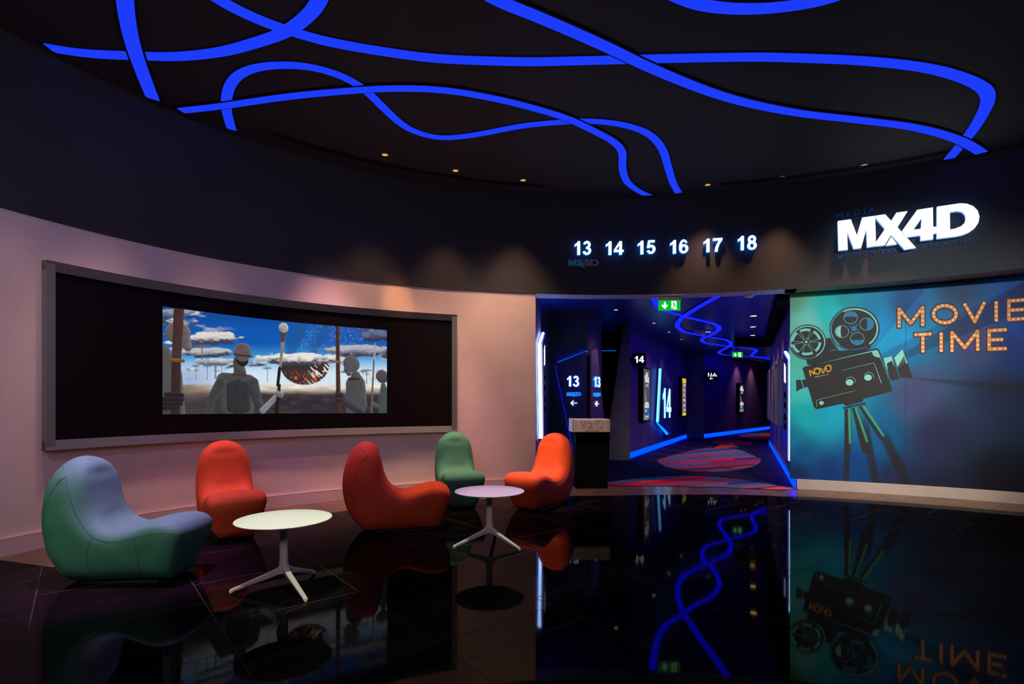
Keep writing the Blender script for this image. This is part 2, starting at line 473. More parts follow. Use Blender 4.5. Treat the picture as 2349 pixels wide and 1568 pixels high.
class Shape:
    """flat artwork in photo pixels, later laid on a real wall surface"""

    def __init__(s): s.p = []

    def poly(s, pts, mi=0, holes=()):
        loops = [[Vector((a[0], a[1], 0)) for a in pts]] + [[Vector((a[0], a[1], 0)) for a in h] for h in holes]
        tri = tessellate_polygon(loops)
        vs = [tuple(v[:2]) for l in loops for v in l]
        s.p.append((vs, [tuple(t) for t in tri], mi)); return s

    def ell(s, cx, cy, rx, ry, mi=0, n=28, rot=0):
        c, si = math.cos(rot), math.sin(rot)
        pts = []
        for k in range(n):
            a = 2 * math.pi * k / n
            x, y = rx * math.cos(a), ry * math.sin(a)
            pts.append((cx + x * c - y * si, cy + x * si + y * c))
        return s.poly(pts, mi)

    def ring(s, cx, cy, rx, ry, w, mi=0, a0=0, a1=360, n=36, rot=0, taper=False):
        vs = []; fs = []
        c, si = math.cos(rot), math.sin(rot)
        for k in range(n + 1):
            t = k / n
            a = math.radians(a0 + (a1 - a0) * t)
            ww = w * (math.sin(math.pi * t) if taper else 1) + (0.01 if taper else 0)
            for q in (0, 1):
                x, y = (rx - q * ww) * math.cos(a), (ry - q * ww) * math.sin(a)
                vs.append((cx + x * c - y * si, cy + x * si + y * c))
        for k in range(n): fs.append((2 * k, 2 * k + 1, 2 * k + 3, 2 * k + 2))
        s.p.append((vs, fs, mi)); return s

    def stroke(s, pts, w, mi=0, caps='butt', taper=None):
        for i in range(len(pts) - 1):
            a = Vector(pts[i]); b = Vector(pts[i + 1]); d = b - a
            if d.length < 1e-6: continue
            d.normalize(); n = Vector((-d.y, d.x))
            wa = wb = w / 2
            if taper: wa *= taper[0] + (taper[1] - taper[0]) * i / (len(pts) - 1); wb *= taper[0] + (taper[1] - taper[0]) * (i + 1) / (len(pts) - 1)
            s.p.append(([tuple(a + n * wa), tuple(a - n * wa), tuple(b - n * wb), tuple(b + n * wb)], [(0, 1, 2, 3)], mi))
            if i > 0 or caps == 'round': s.ell(a.x, a.y, wa, wa, mi, 10)
            if caps == 'round' and i == len(pts) - 2: s.ell(b.x, b.y, wb, wb, mi, 10)
        return s

    def text(s, body, a, b, h, mi=0, bold=0.0, shear=0.0, fit=True):
        """text from pixel a to pixel b along its baseline, letter height h pixels"""
        vs, fs, w, hh = glyphs(body, bold, shear)
        a = Vector(a); b = Vector(b); d = b - a
        out = []
        for x, y in vs:
            q = a + d * (x / w)
            out.append((q.x, q.y - y / hh * h))
        s.p.append((out, fs, mi)); return s

    def tf(s, fn):
        s.p = [([fn(*v) for v in vs], fs, mi) for vs, fs, mi in s.p]; return s

    def build(s, name, surf, mats, parent, d=0.002, depth=0.0, step=14, side=None):
        bm = bmesh.new()
        for vs, fs, mi in s.p:
            bv = [bm.verts.new((x, y, 0)) for x, y in vs]
            for f in fs:
                try:
                    q = bm.faces.new([bv[i] for i in f]); q.material_index = mi
                except ValueError: pass
        if step:
            xs = [v.co.x for v in bm.verts]
            x = math.floor(min(xs) / step) * step + step
            while x < max(xs):
                bmesh.ops.bisect_plane(bm, geom=bm.verts[:] + bm.edges[:] + bm.faces[:], dist=1e-5, plane_co=(x, 0, 0), plane_no=(1, 0, 0))
                x += step
        bm.verts.ensure_lookup_table(); bm.verts.index_update()
        V = []; Fc = []; FM = []
        n = len(bm.verts)
        for v in bm.verts: V.append(surf.at(v.co.x, v.co.y, d + depth))
        for f in bm.faces:
            Fc.append([v.index for v in f.verts]); FM.append(f.material_index)
        if depth > 0:
            for v in bm.verts: V.append(surf.at(v.co.x, v.co.y, d))
            sm = len(mats) - 1 if side is None else side
            for f in list(bm.faces): Fc.append([v.index + n for v in reversed(f.verts)]); FM.append(sm)
            for e in bm.edges:
                if len(e.link_faces) == 1:
                    a, b = e.verts[0].index, e.verts[1].index
                    Fc.append((a, b, b + n, a + n)); FM.append(sm)
        bm.free()
        return mk(name, V, Fc, mats, parent, fm=FM)


_gl = {}


def glyphs(body, bold=0.0, shear=0.0):
    key = (body, bold, shear)
    if key in _gl: return _gl[key]
    c = bpy.data.curves.new('t', 'FONT'); c.body = body; c.size = 1.0; c.offset = bold; c.shear = shear; c.resolution_u = 4
    o = bpy.data.objects.new('t', c); COL.objects.link(o)
    dg = bpy.context.evaluated_depsgraph_get()
    me = bpy.data.meshes.new_from_object(o.evaluated_get(dg))
    vs = [(v.co.x, v.co.y) for v in me.vertices]; fs = [tuple(p.vertices) for p in me.polygons]
    x0 = min(v[0] for v in vs); y0 = min(v[1] for v in vs)
    # letters sit on y = 0; descenders keep their place
    yb = 0 - bold
    vs = [(x - x0, y - yb) for x, y in vs]
    w = max(v[0] for v in vs); hh = max(v[1] for v in vs)
    bpy.data.objects.remove(o); bpy.data.meshes.remove(me); bpy.data.curves.remove(c)
    _gl[key] = (vs, fs, w, hh)
    return _gl[key]


def tube(path, r, n=8, cyclic=False):
    V = []; Fc = []
    m = len(path)
    up = Vector((0, 0, 1))
    for i, p in enumerate(path):
        a = path[i - 1] if i > 0 else path[0]; b = path[i + 1] if i < m - 1 else path[-1]
        t = (Vector(b) - Vector(a)).normalized()
        u = t.cross(up)
        if u.length < 1e-3: u = t.cross(Vector((1, 0, 0)))
        u.normalize(); w = t.cross(u)
        for k in range(n):
            an = 2 * math.pi * k / n
            V.append(Vector(p) + u * r * math.cos(an) + w * r * math.sin(an))
    for i in range(m - 1):
        for k in range(n):
            Fc.append((i * n + k, i * n + (k + 1) % n, (i + 1) * n + (k + 1) % n, (i + 1) * n + k))
    Fc.append(list(range(n))[::-1]); Fc.append([(m - 1) * n + k for k in range(n)])
    return V, Fc


def lathe(prof, n=40, c=(0, 0, 0)):
    V = []; Fc = []
    for r, z in prof:
        for k in range(n):
            a = 2 * math.pi * k / n
            V.append((c[0] + r * math.cos(a), c[1] + r * math.sin(a), c[2] + z))
    for i in range(len(prof) - 1):
        for k in range(n):
            Fc.append((i * n + k, i * n + (k + 1) % n, (i + 1) * n + (k + 1) % n, (i + 1) * n + k))
    return V, Fc


# ------------------------------------------------------------------ foyer shell
V = [(CEN.x, CEN.y, 0)] + [(p.x, p.y, 0) for p in PLAN]
nP = len(PLAN)
mk('floor', V, [(0, (i + 1) % nP + 1, i + 1) for i in range(nP)], M_floor, kind='structure')
V = [(CEN.x, CEN.y, ZC)] + [(p.x, p.y, ZC) for p in PLAN]
mk('ceiling', V, [(0, i + 1, (i + 1) % nP + 1) for i in range(nP)], M_ceil, kind='structure')


def inset(plan, d):
    out = []
    n = len(plan)
    for i in range(n):
        t = plan[(i + 1) % n] - plan[i - 1]
        nn = Vector((t.y, -t.x)); nn.normalize()
        out.append(plan[i] + nn * d)
    return out


def curve(s, a, b, n, d=0.0):
    return [s.plan(p) + s.nrm(p) * d for p in np.linspace(a, b, n)]


# bulkhead all round, with its soffit over opening and mural
strip('wall_upper', inset(PLAN, 0.0), ZS, ZC, M_bulk, kind='structure', closed=True)
# lower rear walls of the foyer (behind and beside the camera)
PO = inset(PLAN, -0.012)
MEND = MUR.plan(2560)
kE = min(range(100, 150), key=lambda i: (PO[i] - MEND).length) + 1
strip('wall_rear', [MEND] + PO[kE:] + [PO[0]], 0, ZS, M_rearwall, kind='structure')
strip('wall_left', curve(BULK, -20, 1229, 90, -0.012), 0, ZS, M_plaster, kind='structure')
band('trim_soffit_left', curve(BULK, -20, 1229, 60, -0.02), curve(BULK, -20, 1229, 60, 0.001), ZS, M_bulk, kind='structure')
band('trim_soffit_opening', curve(BULK, 1229, 1830, 40, -0.33), curve(BULK, 1229, 1830, 40, 0), ZS, pmat('soffit_paint', (0.55, 0.45, 0.52), 0.6), kind='structure', z2=ZS + 0.004)
strip('trim_soffit_back', curve(BULK, 1229, 1830, 40, -0.33), ZS, ZK + 0.02, M_corr, kind='structure')
A = [MUR.plan(p) - MUR.nrm(p) * 0.03 for p in np.linspace(1800, 2600, 40)]
A = [a for a in curve(MUR, 1800, 2560, 40, -0.03)]
B = [BULK.plan(p) for p in np.linspace(1800, 2369, 31)] + [PLAN[99] + (PLAN[kE] - PLAN[99]) * (k / 9) for k in range(1, 10)]
for i in range(31, 40): B[i] = min(PLAN[99:kE + 1], key=lambda q, t=B[i]: (q - t).length)
band('trim_soffit_right', A, B, ZS, pmat('soffit_brown', (0.60, 0.40, 0.30), 0.7), kind='structure')
strip('wall_right', curve(MUR, 1826, 2560, 40, -0.02), 0, ZS, M_bulk, kind='structure')
# return wall at the far left of the corridor mouth and the corridor walls
PW = BULK.plan(1229) - BULK.nrm(1229) * 0.012
P1 = Vector((0.62, 10.75))
strip('wall_return', [PW, P1], 0, ZK, M_corr, kind='structure')
RET = SurfLine(tuple(PW), tuple(P1))
COLA = (0.62, 10.75); COLB = (1.45, 10.35); COLC = (1.87, 11.2)
S13a = SurfLine(COLA, COLB); S13b = SurfLine(COLB, COLC)
strip('wall_column', [Vector(COLA), Vector(COLB)], 0, ZK, pmat('column_paint', (0.035, 0.04, 0.075), 0.6, noise=0.1, nscale=3), kind='structure')
strip('wall_column_side', [Vector(COLB), Vector(COLC)], 0, ZK, pmat('column_paint_side', (0.07, 0.045, 0.08), 0.6), kind='structure')
strip('wall_recess', [Vector(COLC), Vector((1.95, 13.6)), Vector((2.56, 13.6)), Vector((2.575, 12.12))], 0, ZK, M_black, kind='structure')
LWA = (2.58, 12.1); LWB = (6.25, 19.3); FWA = (6.95, 19.4); FWB = (12.4, 25.8); RWA = (4.27, 8.06); RWB = (7.94, 16.5)
SLW = SurfLine(LWA, LWB); SFW = SurfLine(FWA, FWB); SRW = SurfLine(RWA, RWB)
strip('wall_corridor_left', [Vector(LWA), Vector(LWB)], 0, ZK, M_corr, kind='structure')
strip('wall_corridor_pier', [Vector(LWB), Vector(FWA)], 0, ZK, M_olive, kind='structure')
strip('wall_corridor_far', [Vector(FWA), Vector(FWB), Vector((18, 32.4))], 0, ZK, M_corr, kind='structure')
strip('wall_corridor_right', [Vector(RWA), Vector(RWB), Vector((11.5, 20.5)), Vector((20, 27))], 0, ZK, M_corr, kind='structure')
cols = np.linspace(1200, 1870, 40)
near = [BULK.plan(p) - BULK.nrm(p) * 0.32 for p in cols]
far = [Vector(((p - CX) / F * 33, 33)) for p in cols]
band('ceiling_corridor', near, far, ZK, M_corrceil, kind='structure')
# slanted stone pier beside the recess
SP = SurfLine((1.0, 12.05), (4.0, 12.05))
Shape().poly([(1431, 741), (1444, 741), (1444, 1056), (1434, 1060), (1396, 1062), (1398, 960)]).build('trim_slanted_pier', SP, [M_olive], None, d=0.0, depth=0.06)['kind'] = 'structure'
Shape().poly([(1417, 1044), (1435, 1044), (1435, 1060.5), (1417, 1062)]).build('trim_pier_plinth', SP, [pmat('plinth', (0.12, 0.10, 0.08), 0.6)], None, d=0.06, depth=0.03)['kind'] = 'structure'
# dark doorway into the recess
SD = SurfLine((1.88, 13.0), (3.2, 13.0))
dd = mk('door_1', *[x for x in (lambda vf: vf)(box_vf(1.96, 2.54, 13.0, 13.06, 0, 2.5))], M_black, kind='structure')
box('door_handle', (2.42, 2.45, 12.95, 13.0, 0.95, 1.25), M_metal, dd)
hd = thing('door_header_light', 'thin blue light line above the dark doorway beside the angled 13 column', 'light strip', (2.2, 13.0, 2.52))
box('housing', (1.96, 2.54, 12.96, 13.06, 2.51, 2.54), M_black, hd)
box('led_strip', (1.98, 2.52, 13.0, 13.04, 2.54, 2.55), M_ledblue, hd)

# tiled borders on the floor
bi = curve(BULK, -20, 2369, 120, 0.74)
bo = curve(BULK, -20, 2369, 120, -0.10)
bo2 = [(MUR.plan(p) + MUR.nrm(p) * 0.0) if p > 1826 else q for p, q in zip(np.linspace(-20, 2369, 120), bo)]
bi2 = [(MUR.plan(p) + MUR.nrm(p) * 0.72) if p > 1826 else (q if p < 1400 else BULK.plan(p) + BULK.nrm(p) * (0.74 - 0.28 * min(1, (p - 1400) / 300))) for p, q in zip(np.linspace(-20, 2369, 120), bi)]
bi2 = [Vector((a.x, a.y)) for a in bi2]
for _ in range(3): bi2 = [bi2[0]] + [(bi2[i - 1] + bi2[i] * 2 + bi2[i + 1]) / 4 for i in range(1, len(bi2) - 1)] + [bi2[-1]]
band('trim_floor_border', bi2, bo2, 0.0015, M_floorb, kind='structure')
rc = Vector((2.9, -0.5))
an = np.linspace(0, 2 * math.pi, 181)
ra = []; rb_ = []
for a in an:
    e = Vector((math.cos(a), math.sin(a)))
    ra.append(ins(rc + e * 4.72, 0.9)[1]); rb_.append(ins(rc + e * 5.28, 0.85)[1])
band('trim_floor_ring', ra, rb_, 0.0010, M_floorr, kind='structure')

# baseboards
def basebd(name, s, a, b, n, h, d, mat):
    fr = curve(s, a, b, n, d); bk = curve(s, a, b, n, -0.01)
    return band(name, fr, bk, 0.0, mat, kind='structure', z2=h)
basebd('baseboard_left', BULK, -20, 1229, 80, 0.148, 0.018, pmat('baseboard_mauve', (0.72, 0.58, 0.58), 0.4))
bt = curve(BULK, -20, 1229, 80, 0.019)
band('trim_baseboard_edge', bt, curve(BULK, -20, 1229, 80, 0.010), 0.147, pmat('baseboard_edge', (0.95, 0.82, 0.62), 0.25), kind='structure', z2=0.153)
basebd('baseboard_right', MUR, 1828, 2560, 40, 0.15, 0.02, M_base)

# ------------------------------------------------------------------ corridor carpet
def vnoise(x, y, seed):
    rng = np.random.RandomState(seed); G = rng.rand(64, 64)
    xi = np.floor(x).astype(int); yi = np.floor(y).astype(int); fx = x - xi; fy = y - yi
    fx = fx * fx * (3 - 2 * fx); fy = fy * fy * (3 - 2 * fy)
    g = lambda i, j: G[i % 64, j % 64]
    return (g(xi, yi) * (1 - fx) + g(xi + 1, yi) * fx) * (1 - fy) + (g(xi, yi + 1) * (1 - fx) + g(xi + 1, yi + 1) * fx) * fy


def fbm(x, y, seed, o=5):
    s = 0; a = 0.5
    for k in range(o):
        s = s + a * vnoise(x * 2 ** k + 13.1 * k, y * 2 ** k + 7.7 * k, seed + k); a *= 0.5
    return s


LIN = lambda c: np.array(lin(c))


def carpet():
    nx, ny = 300, 150
    px = np.linspace(1224, 1832, nx)
    V = []; C = []
    pal = [LIN((215, 35, 70)), LIN((95, 90, 130)), LIN((40, 125, 150)), LIN((200, 60, 50)), LIN((120, 100, 135)), LIN((225, 85, 40)), LIN((60, 60, 110)), LIN((190, 25, 60))]
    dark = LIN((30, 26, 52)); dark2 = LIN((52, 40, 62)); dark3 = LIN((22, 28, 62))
    for p in px:
        q = BULK.plan(min(p, 1828)); z0 = q.y + 0.14
        y0 = HY + F * EYE / z0; y1 = 966
        for k in range(ny):
            y = y0 + (y1 - y0) * k / (ny - 1)
            Z = F * EYE / (y - HY); X = (p - CX) / F * Z
            V.append((X, Z, 0.004))
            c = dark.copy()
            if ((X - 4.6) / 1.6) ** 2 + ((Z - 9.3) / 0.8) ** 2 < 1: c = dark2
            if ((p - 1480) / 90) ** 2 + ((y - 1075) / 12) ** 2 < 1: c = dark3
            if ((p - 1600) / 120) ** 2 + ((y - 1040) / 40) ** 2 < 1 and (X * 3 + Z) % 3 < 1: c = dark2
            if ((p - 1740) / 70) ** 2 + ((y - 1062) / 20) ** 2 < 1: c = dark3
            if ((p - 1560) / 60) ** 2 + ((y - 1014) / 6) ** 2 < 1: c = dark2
            e = ((p - 1627) / 119) ** 2 + ((y - 1054) / 28) ** 2
            on = False
            if y > 1026: 
                hw = 119 * math.sqrt(max(0, 1 - ((y - 1054) / 28) ** 2)) if y > 1054 else 119 * max(0, (y - 1024) / 30) ** 0.62
                cxx = 1627 + (1054 - y) * (0.75 if y < 1054 else 0.0)
                on = abs(p - cxx) < hw
            if 1010 < y <= 1026: on = abs(p - 1668) < 14 + abs(y - 1020) * 2.5
            if abs(y - 1016) < 3 and abs(p - 1690) < 36: on = True
            yt = 1118 - 26 * max(0, 1 - ((p - 1570) / 235) ** 2)
            if y > yt: on = True
            if ((p - 1760) / 66) ** 2 + ((y - 1000) / 7.5) ** 2 < 1: on = True
            if on:
                w = (y - 960) ** 0.86 * 0.62 + (p - 1600) * 0.022 + 0.5 * math.sin(p * 0.02 + y * 0.12)
                i = int(math.floor(w))
                rr = random.Random(i * 7919 + int((p + i * 53) // 260) * 13).random()
                c = pal[int(rr * 8) % 8]
            C.append((*np.clip(c, 0, 1), 1))
    Fc = [(i * ny + k, (i + 1) * ny + k, (i + 1) * ny + k + 1, i * ny + k + 1) for i in range(nx - 1) for k in range(ny - 1)]
    return mk('floor_corridor_carpet', V, Fc, M_carpet, kind='structure', colors=C)


carpet()
# under the corridor: plain slab so nothing is open towards the sides
mk('floor_corridor_slab', [(0.2, 8.25, -0.002), (4.4, 7.9, -0.002), (22, 33, -0.002), (0.2, 33, -0.002)], [(0, 1, 2, 3)], M_black, kind='structure')

# blue glowing skirtings of the corridor
def skirting(A, B, label, h=0.15, d=0.03):
    A = Vector(A); B = Vector(B); t = (B - A).normalized(); n = Vector((-t.y, t.x))
    if n.dot((A + B) / 2) > 0: n = -n
    o = thing('glowing_skirting', label, 'skirting light', ((A.x + B.x) / 2, (A.y + B.y) / 2, 0), group='blue skirting lights of the corridor')
    def prism(name, d0, d1, z0, z1, m):
        pts = [A + n * d0, B + n * d0, B + n * d1, A + n * d1]
        v = [(p.x, p.y, z) for z in (z0, z1) for p in pts]
        return mk(name, v, [(0, 3, 2, 1), (4, 5, 6, 7), (0, 1, 5, 4), (1, 2, 6, 5), (2, 3, 7, 6), (3, 0, 4, 7)], m, o)
    prism('diffuser', 0.0, d, 0.01, h, M_skirt)
    prism('top_rail', 0.0, d + 0.008, h, h + 0.012, pmat('blue_lacquer', (0.02, 0.08, 0.4), 0.4))
    return o
skirting(LWA, LWB, 'bright blue glowing skirting at the foot of the left corridor wall below the big 14')
skirting(FWA, FWB, 'bright blue glowing skirting along the far curved corridor wall')
skirting(RWA, RWB, 'blue skirting running down the right corridor wall from the mural corner')
b = MUR.plan(1828)

# ------------------------------------------------------------------ ceiling ribbons
def ribbon(name, pts, z, w, mat, label, group, over=False, lim=0.10, clamp=True, parent_mat=None):
    P = [flat(x, y, z) for x, y in pts]
    P = [Vector((p.x, p.y)) for p in P]
    S = catmull(P, 10)
    # even spacing
    L = [0]
    for i in range(1, len(S)): L.append(L[-1] + (S[i] - S[i - 1]).length)
    n = max(30, int(L[-1] / 0.05))
    Q = [Vector((float(np.interp(t, L, [s.x for s in S])), float(np.interp(t, L, [s.y for s in S])))) for t in np.linspace(0, L[-1], n)]
    for _ in range(6): Q = [Q[0]] + [(Q[i - 1] + Q[i] * 2 + Q[i + 1]) / 4 for i in range(1, len(Q) - 1)] + [Q[-1]]

    def edges(ww, lim):
        A = []; B = []
        for i in range(len(Q)):
            t = (Q[min(i + 1, len(Q) - 1)] - Q[max(i - 1, 0)]).normalized(); nn = Vector((-t.y, t.x))
            a = Q[i] + nn * ww / 2; b = Q[i] - nn * ww / 2
            if clamp:
                ia, a = ins(a, lim); ib, b = ins(b, lim)
                if not ia and not ib: continue
            A.append(a); B.append(b)
        return A, B
    c = Q[len(Q) // 2]
    o = thing(name, label, 'ceiling light', (c.x, c.y, z), group=group)
    dz = -0.012 if over else 0.0
    A, B = edges(w + 0.035, lim - 0.02)
    band('channel', A, B, z + dz - 0.004, M_rim, o, z2=z + dz)
    A, B = edges(w, lim)
    band('diffuser', A, B, z + dz - 0.010, mat, o, z2=z + dz - 0.005)
    return o


G1 = 'blue light ribbons in the foyer ceiling'
R = {
 'r1': ([(60, 101), (77, 102), (153, 115), (204, 121.6), (291, 125.5), (409, 128), (511, 116.5), (587, 96), (644, 77), (679, 57), (715, 26), (733, 0), (747, -40), (752, -80)], 0.118, False, 'blue ceiling ribbon from the far left edge swinging up in a wide bowl'),
 'r2': ([(283, -60), (287, 0), (294, 51), (306, 102), (327, 163), (352, 226), (372, 270)], 0.118, True, 'steep blue ceiling ribbon dropping to the left wall, crossing over the bowl-shaped one'),
 'r3': ([(420, -60), (506, 0), (587, 41), (664, 69), (766, 97), (919.5, 122.6), (1021.7, 133.8), (1200, 140), (1298, 138.4), (1415, 135.5), (1503, 133), (1689, 129.6), (1787, 130), (1982.6, 138), (2129, 155), (2217, 180), (2261, 205), (2266, 232), (2251.6, 264), (2227, 303), (2178, 362), (2150, 395)], 0.120, False, 'longest blue ceiling ribbon, hooking back at the far right'),
 'r4': ([(1060, -50), (1150, 0), (1200, 19.6), (1298, 61), (1395.7, 105), (1493.5, 152), (1615.8, 202), (1713.6, 232), (1836, 256), (1982.6, 273), (2105, 290), (2203, 319), (2266, 357), (2320, 395)], 0.118, True, 'blue ceiling ribbon slanting from top centre down to the right above the white sign'),
 'r5': ([(540, 320), (529, 288), (519, 245), (523, 206), (543, 173), (587.5, 153), (649, 147.5), (715, 152), (792, 176), (843, 209.5), (884, 250), (930, 290), (981, 310), (1027, 315), (1098, 306.5), (1200, 287), (1298, 278), (1347, 276), (1420, 282.7), (1483.7, 303), (1518, 337.5), (1532.6, 381.5), (1545, 420.7), (1564, 452), (1580, 475)], 0.100, False, 'blue ceiling ribbon with the tight hairpin loop at its left end'),
 'r6': ([(395, 252), (424, 248.8), (511, 239), (664, 217), (817, 203), (919.5, 198.5), (1021.7, 203), (1124, 219.7), (1200, 237.5), (1298, 266.6), (1371, 301), (1410, 323), (1428, 346), (1427.5, 381.5), (1439.7, 415.8), (1474, 440), (1503, 450), (1540, 457), (1560, 462)], 0.100, True, 'blue ceiling ribbon arching across the middle and curling down to the bulkhead'),
 'r7': ([(1500, -40), (1540, -17), (1591, 5), (1640, 15), (1713.6, 19), (1787, 15), (1885, 0), (1960, -25), (2010, -55)], 0.120, False, 'blue ceiling ribbon of which only a shallow arc shows at the top edge'),
 'r8': ([(2325, 345), (2349, 333), (2390, 310), (2440, 280), (2500, 230)], 0.118, False, 'blue ceiling ribbon showing only its tip at the right edge'),
}
for k, (pts, w, ov, lab) in R.items():
    ribbon('ceiling_light_ribbon', pts, ZC, w, M_ribbon, lab, G1, ov, lim=0.09)
G2 = 'blue light ribbons in the corridor ceiling'
A_ = [(1700, 650), (1665, 666), (1639.5, 681), (1609, 698), (1586, 712), (1567.5, 724), (1556, 736.5), (1554, 745.7), (1560, 753), (1571, 759), (1601, 766), (1632, 771.7), (1662, 777), (1674, 782), (1677, 788), (1671, 793), (1662, 798.5), (1652, 804), (1650, 808), (1656, 811), (1670, 813), (1704, 815.4), (1723.7, 816.4), (1746.6, 817), (1775, 818.2)]
B_ = [(1496, 660), (1499, 680), (1507, 698), (1519, 708), (1532.6, 714), (1563, 722.5), (1578, 727), (1601, 732.7), (1632, 739.6), (1645, 745.7), (1650, 752), (1646, 758), (1632, 767), (1616.5, 772.5), (1610, 778.6), (1613, 783), (1623, 787), (1647, 790), (1677.8, 794), (1708, 797), (1728, 800), (1735, 804), (1729, 809), (1724, 814), (1730, 817.7), (1746.6, 820.7), (1780, 824)]
ribbon('ceiling_light_ribbon', B_, ZK, 0.115, M_ribbonk, 'blue corridor ceiling ribbon that starts behind the nearer exit sign', G2, False, clamp=False)
ribbon('ceiling_light_ribbon', A_, ZK, 0.115, M_ribbonk, 'blue corridor ceiling ribbon entering diagonally between exit sign and mural', G2, True, clamp=False)

# slot diffusers in the foyer ceiling
for a, b, lab in ((600, 1240, 'long dark slot air diffuser curving along the ceiling edge on the left'), (1640, 2170, 'dark slot air diffuser along the ceiling edge above the white lettering')):
    o = thing('slot_diffuser', lab, 'air vent', (*BULK.plan((a + b) / 2), ZC), group='slot air diffusers')
    band('frame', curve(BULK, a, b, 40, 0.28), curve(BULK, a, b, 40, 0.39), ZC - 0.006, pmat('vent_frame', (0.018, 0.017, 0.017), 0.6), o, z2=ZC)
    for k in range(3):
        band('slot', curve(BULK, a + 4, b - 4, 40, 0.295 + k * 0.032), curve(BULK, a + 4, b - 4, 40, 0.31 + k * 0.032), ZC - 0.0085, M_rim, o, z2=ZC - 0.007)

# ------------------------------------------------------------------ downlights
def downlight(px, y, zc, r, label, group, power=0, color=(1, 0.6, 0.3), angle=80, face=M_warm, tilt=(0, 0, 0)):
    p = flat(px, y, zc)
    o = thing('downlight', label, 'downlight', (p.x, p.y, zc), group=group)
    v, f = lathe([(r, -0.001), (r, -0.008), (r * 0.82, -0.010), (r * 0.78, -0.002)], 28, p)
    mk('trim_ring', v, f, M_ringw, o, smooth=True)
    v, f = lathe([(r * 0.78, -0.002), (r * 0.5, -0.003), (0.001, -0.003)], 28, p)
    mk('reflector', v, f, face, o, smooth=True)
    if power:
        l = spot('downlight_beam', (p.x, p.y, zc - 0.03), (p.x + tilt[0], p.y + tilt[1], 0), color, power, angle, 1.0, 0.05)
    return o


names = ['leftmost foyer downlight, above the right end of the video wall', 'second foyer downlight from the left', 'foyer downlight just left of the corridor opening',
         'foyer downlight above the number 17', 'foyer downlight above the right edge of the corridor opening', 'foyer downlight above the white logo sign, rightmost']
for (x, y), nm in zip(((883, 354), (1045, 390.5), (1200, 412.5), (1623.5, 423), (1794, 405.5), (1982, 378)), names):
    dirn = (Vector(flat(x, y, ZC)[:2]) - Vector((1.6, 1.5))).normalized()
    downlight(x, y, ZC, 0.050, 'small amber ' + nm, 'amber downlights at the foyer ceiling edge', 175, (1.0, 0.50, 0.24), 64, M_warmdim, (dirn.x * 0.15, dirn.y * 0.15))
ck = [((1413, 710), 'corridor downlight nearest the angled 13 column'), ((1500, 740.5), 'corridor downlight just below left of the nearer exit sign'), ((1534.5, 761), 'third corridor downlight along the left wall'),
      ((1563, 778), 'fourth corridor downlight along the left wall, above the big 14'), ((1728.5, 724), 'frontmost of the bright corridor downlights near the right wall'), ((1727.5, 749), 'second of the bright corridor downlights near the right wall'),
      ((1726.5, 768.5), 'third of the bright corridor downlights near the right wall'), ((1725.5, 784), 'dim fourth corridor downlight near the right wall'), ((1700, 820), 'tiny far corridor downlight partly behind the farther exit sign'),
      ((1709.5, 821), 'tiny far corridor downlight just right of the farther exit sign'), ((1733, 825.5), 'tiny far corridor downlight, left one of the last three'), ((1741, 827.2), 'tiny far corridor downlight, middle one of the last three'),
      ((1748.5, 828.7), 'tiny far corridor downlight, right one of the last three')]
for k, ((x, y), nm) in enumerate(ck):
    pw = {0: 25, 2: 25, 3: 25, 4: 110, 5: 110, 6: 110, 9: 60, 11: 60}.get(k, 0)
    downlight(x, y, ZK, 0.085 if 4 <= k <= 6 else 0.055, nm, 'downlights in the corridor ceiling', pw, (1.0, 0.66, 0.58), 100,
              emat('bright_lamp', (1.0, 0.50, 0.12), 9.0) if 4 <= k <= 6 else emat('small_lamp', (1.0, 0.62, 0.3), 4.0))

# ------------------------------------------------------------------ lit numbers on the bulkhead
NUM = [('13', 1316.6, 1355, 587, 556), ('14', 1388, 1428.4, 587, 556.4), ('15', 1461, 1502.4, 586, 555.4), ('16', 1535.4, 1577.4, 584.7, 554), ('17', 1612, 1655.7, 581.5, 550.7), ('18', 1690.8, 1734.4, 576.8, 544.5)]


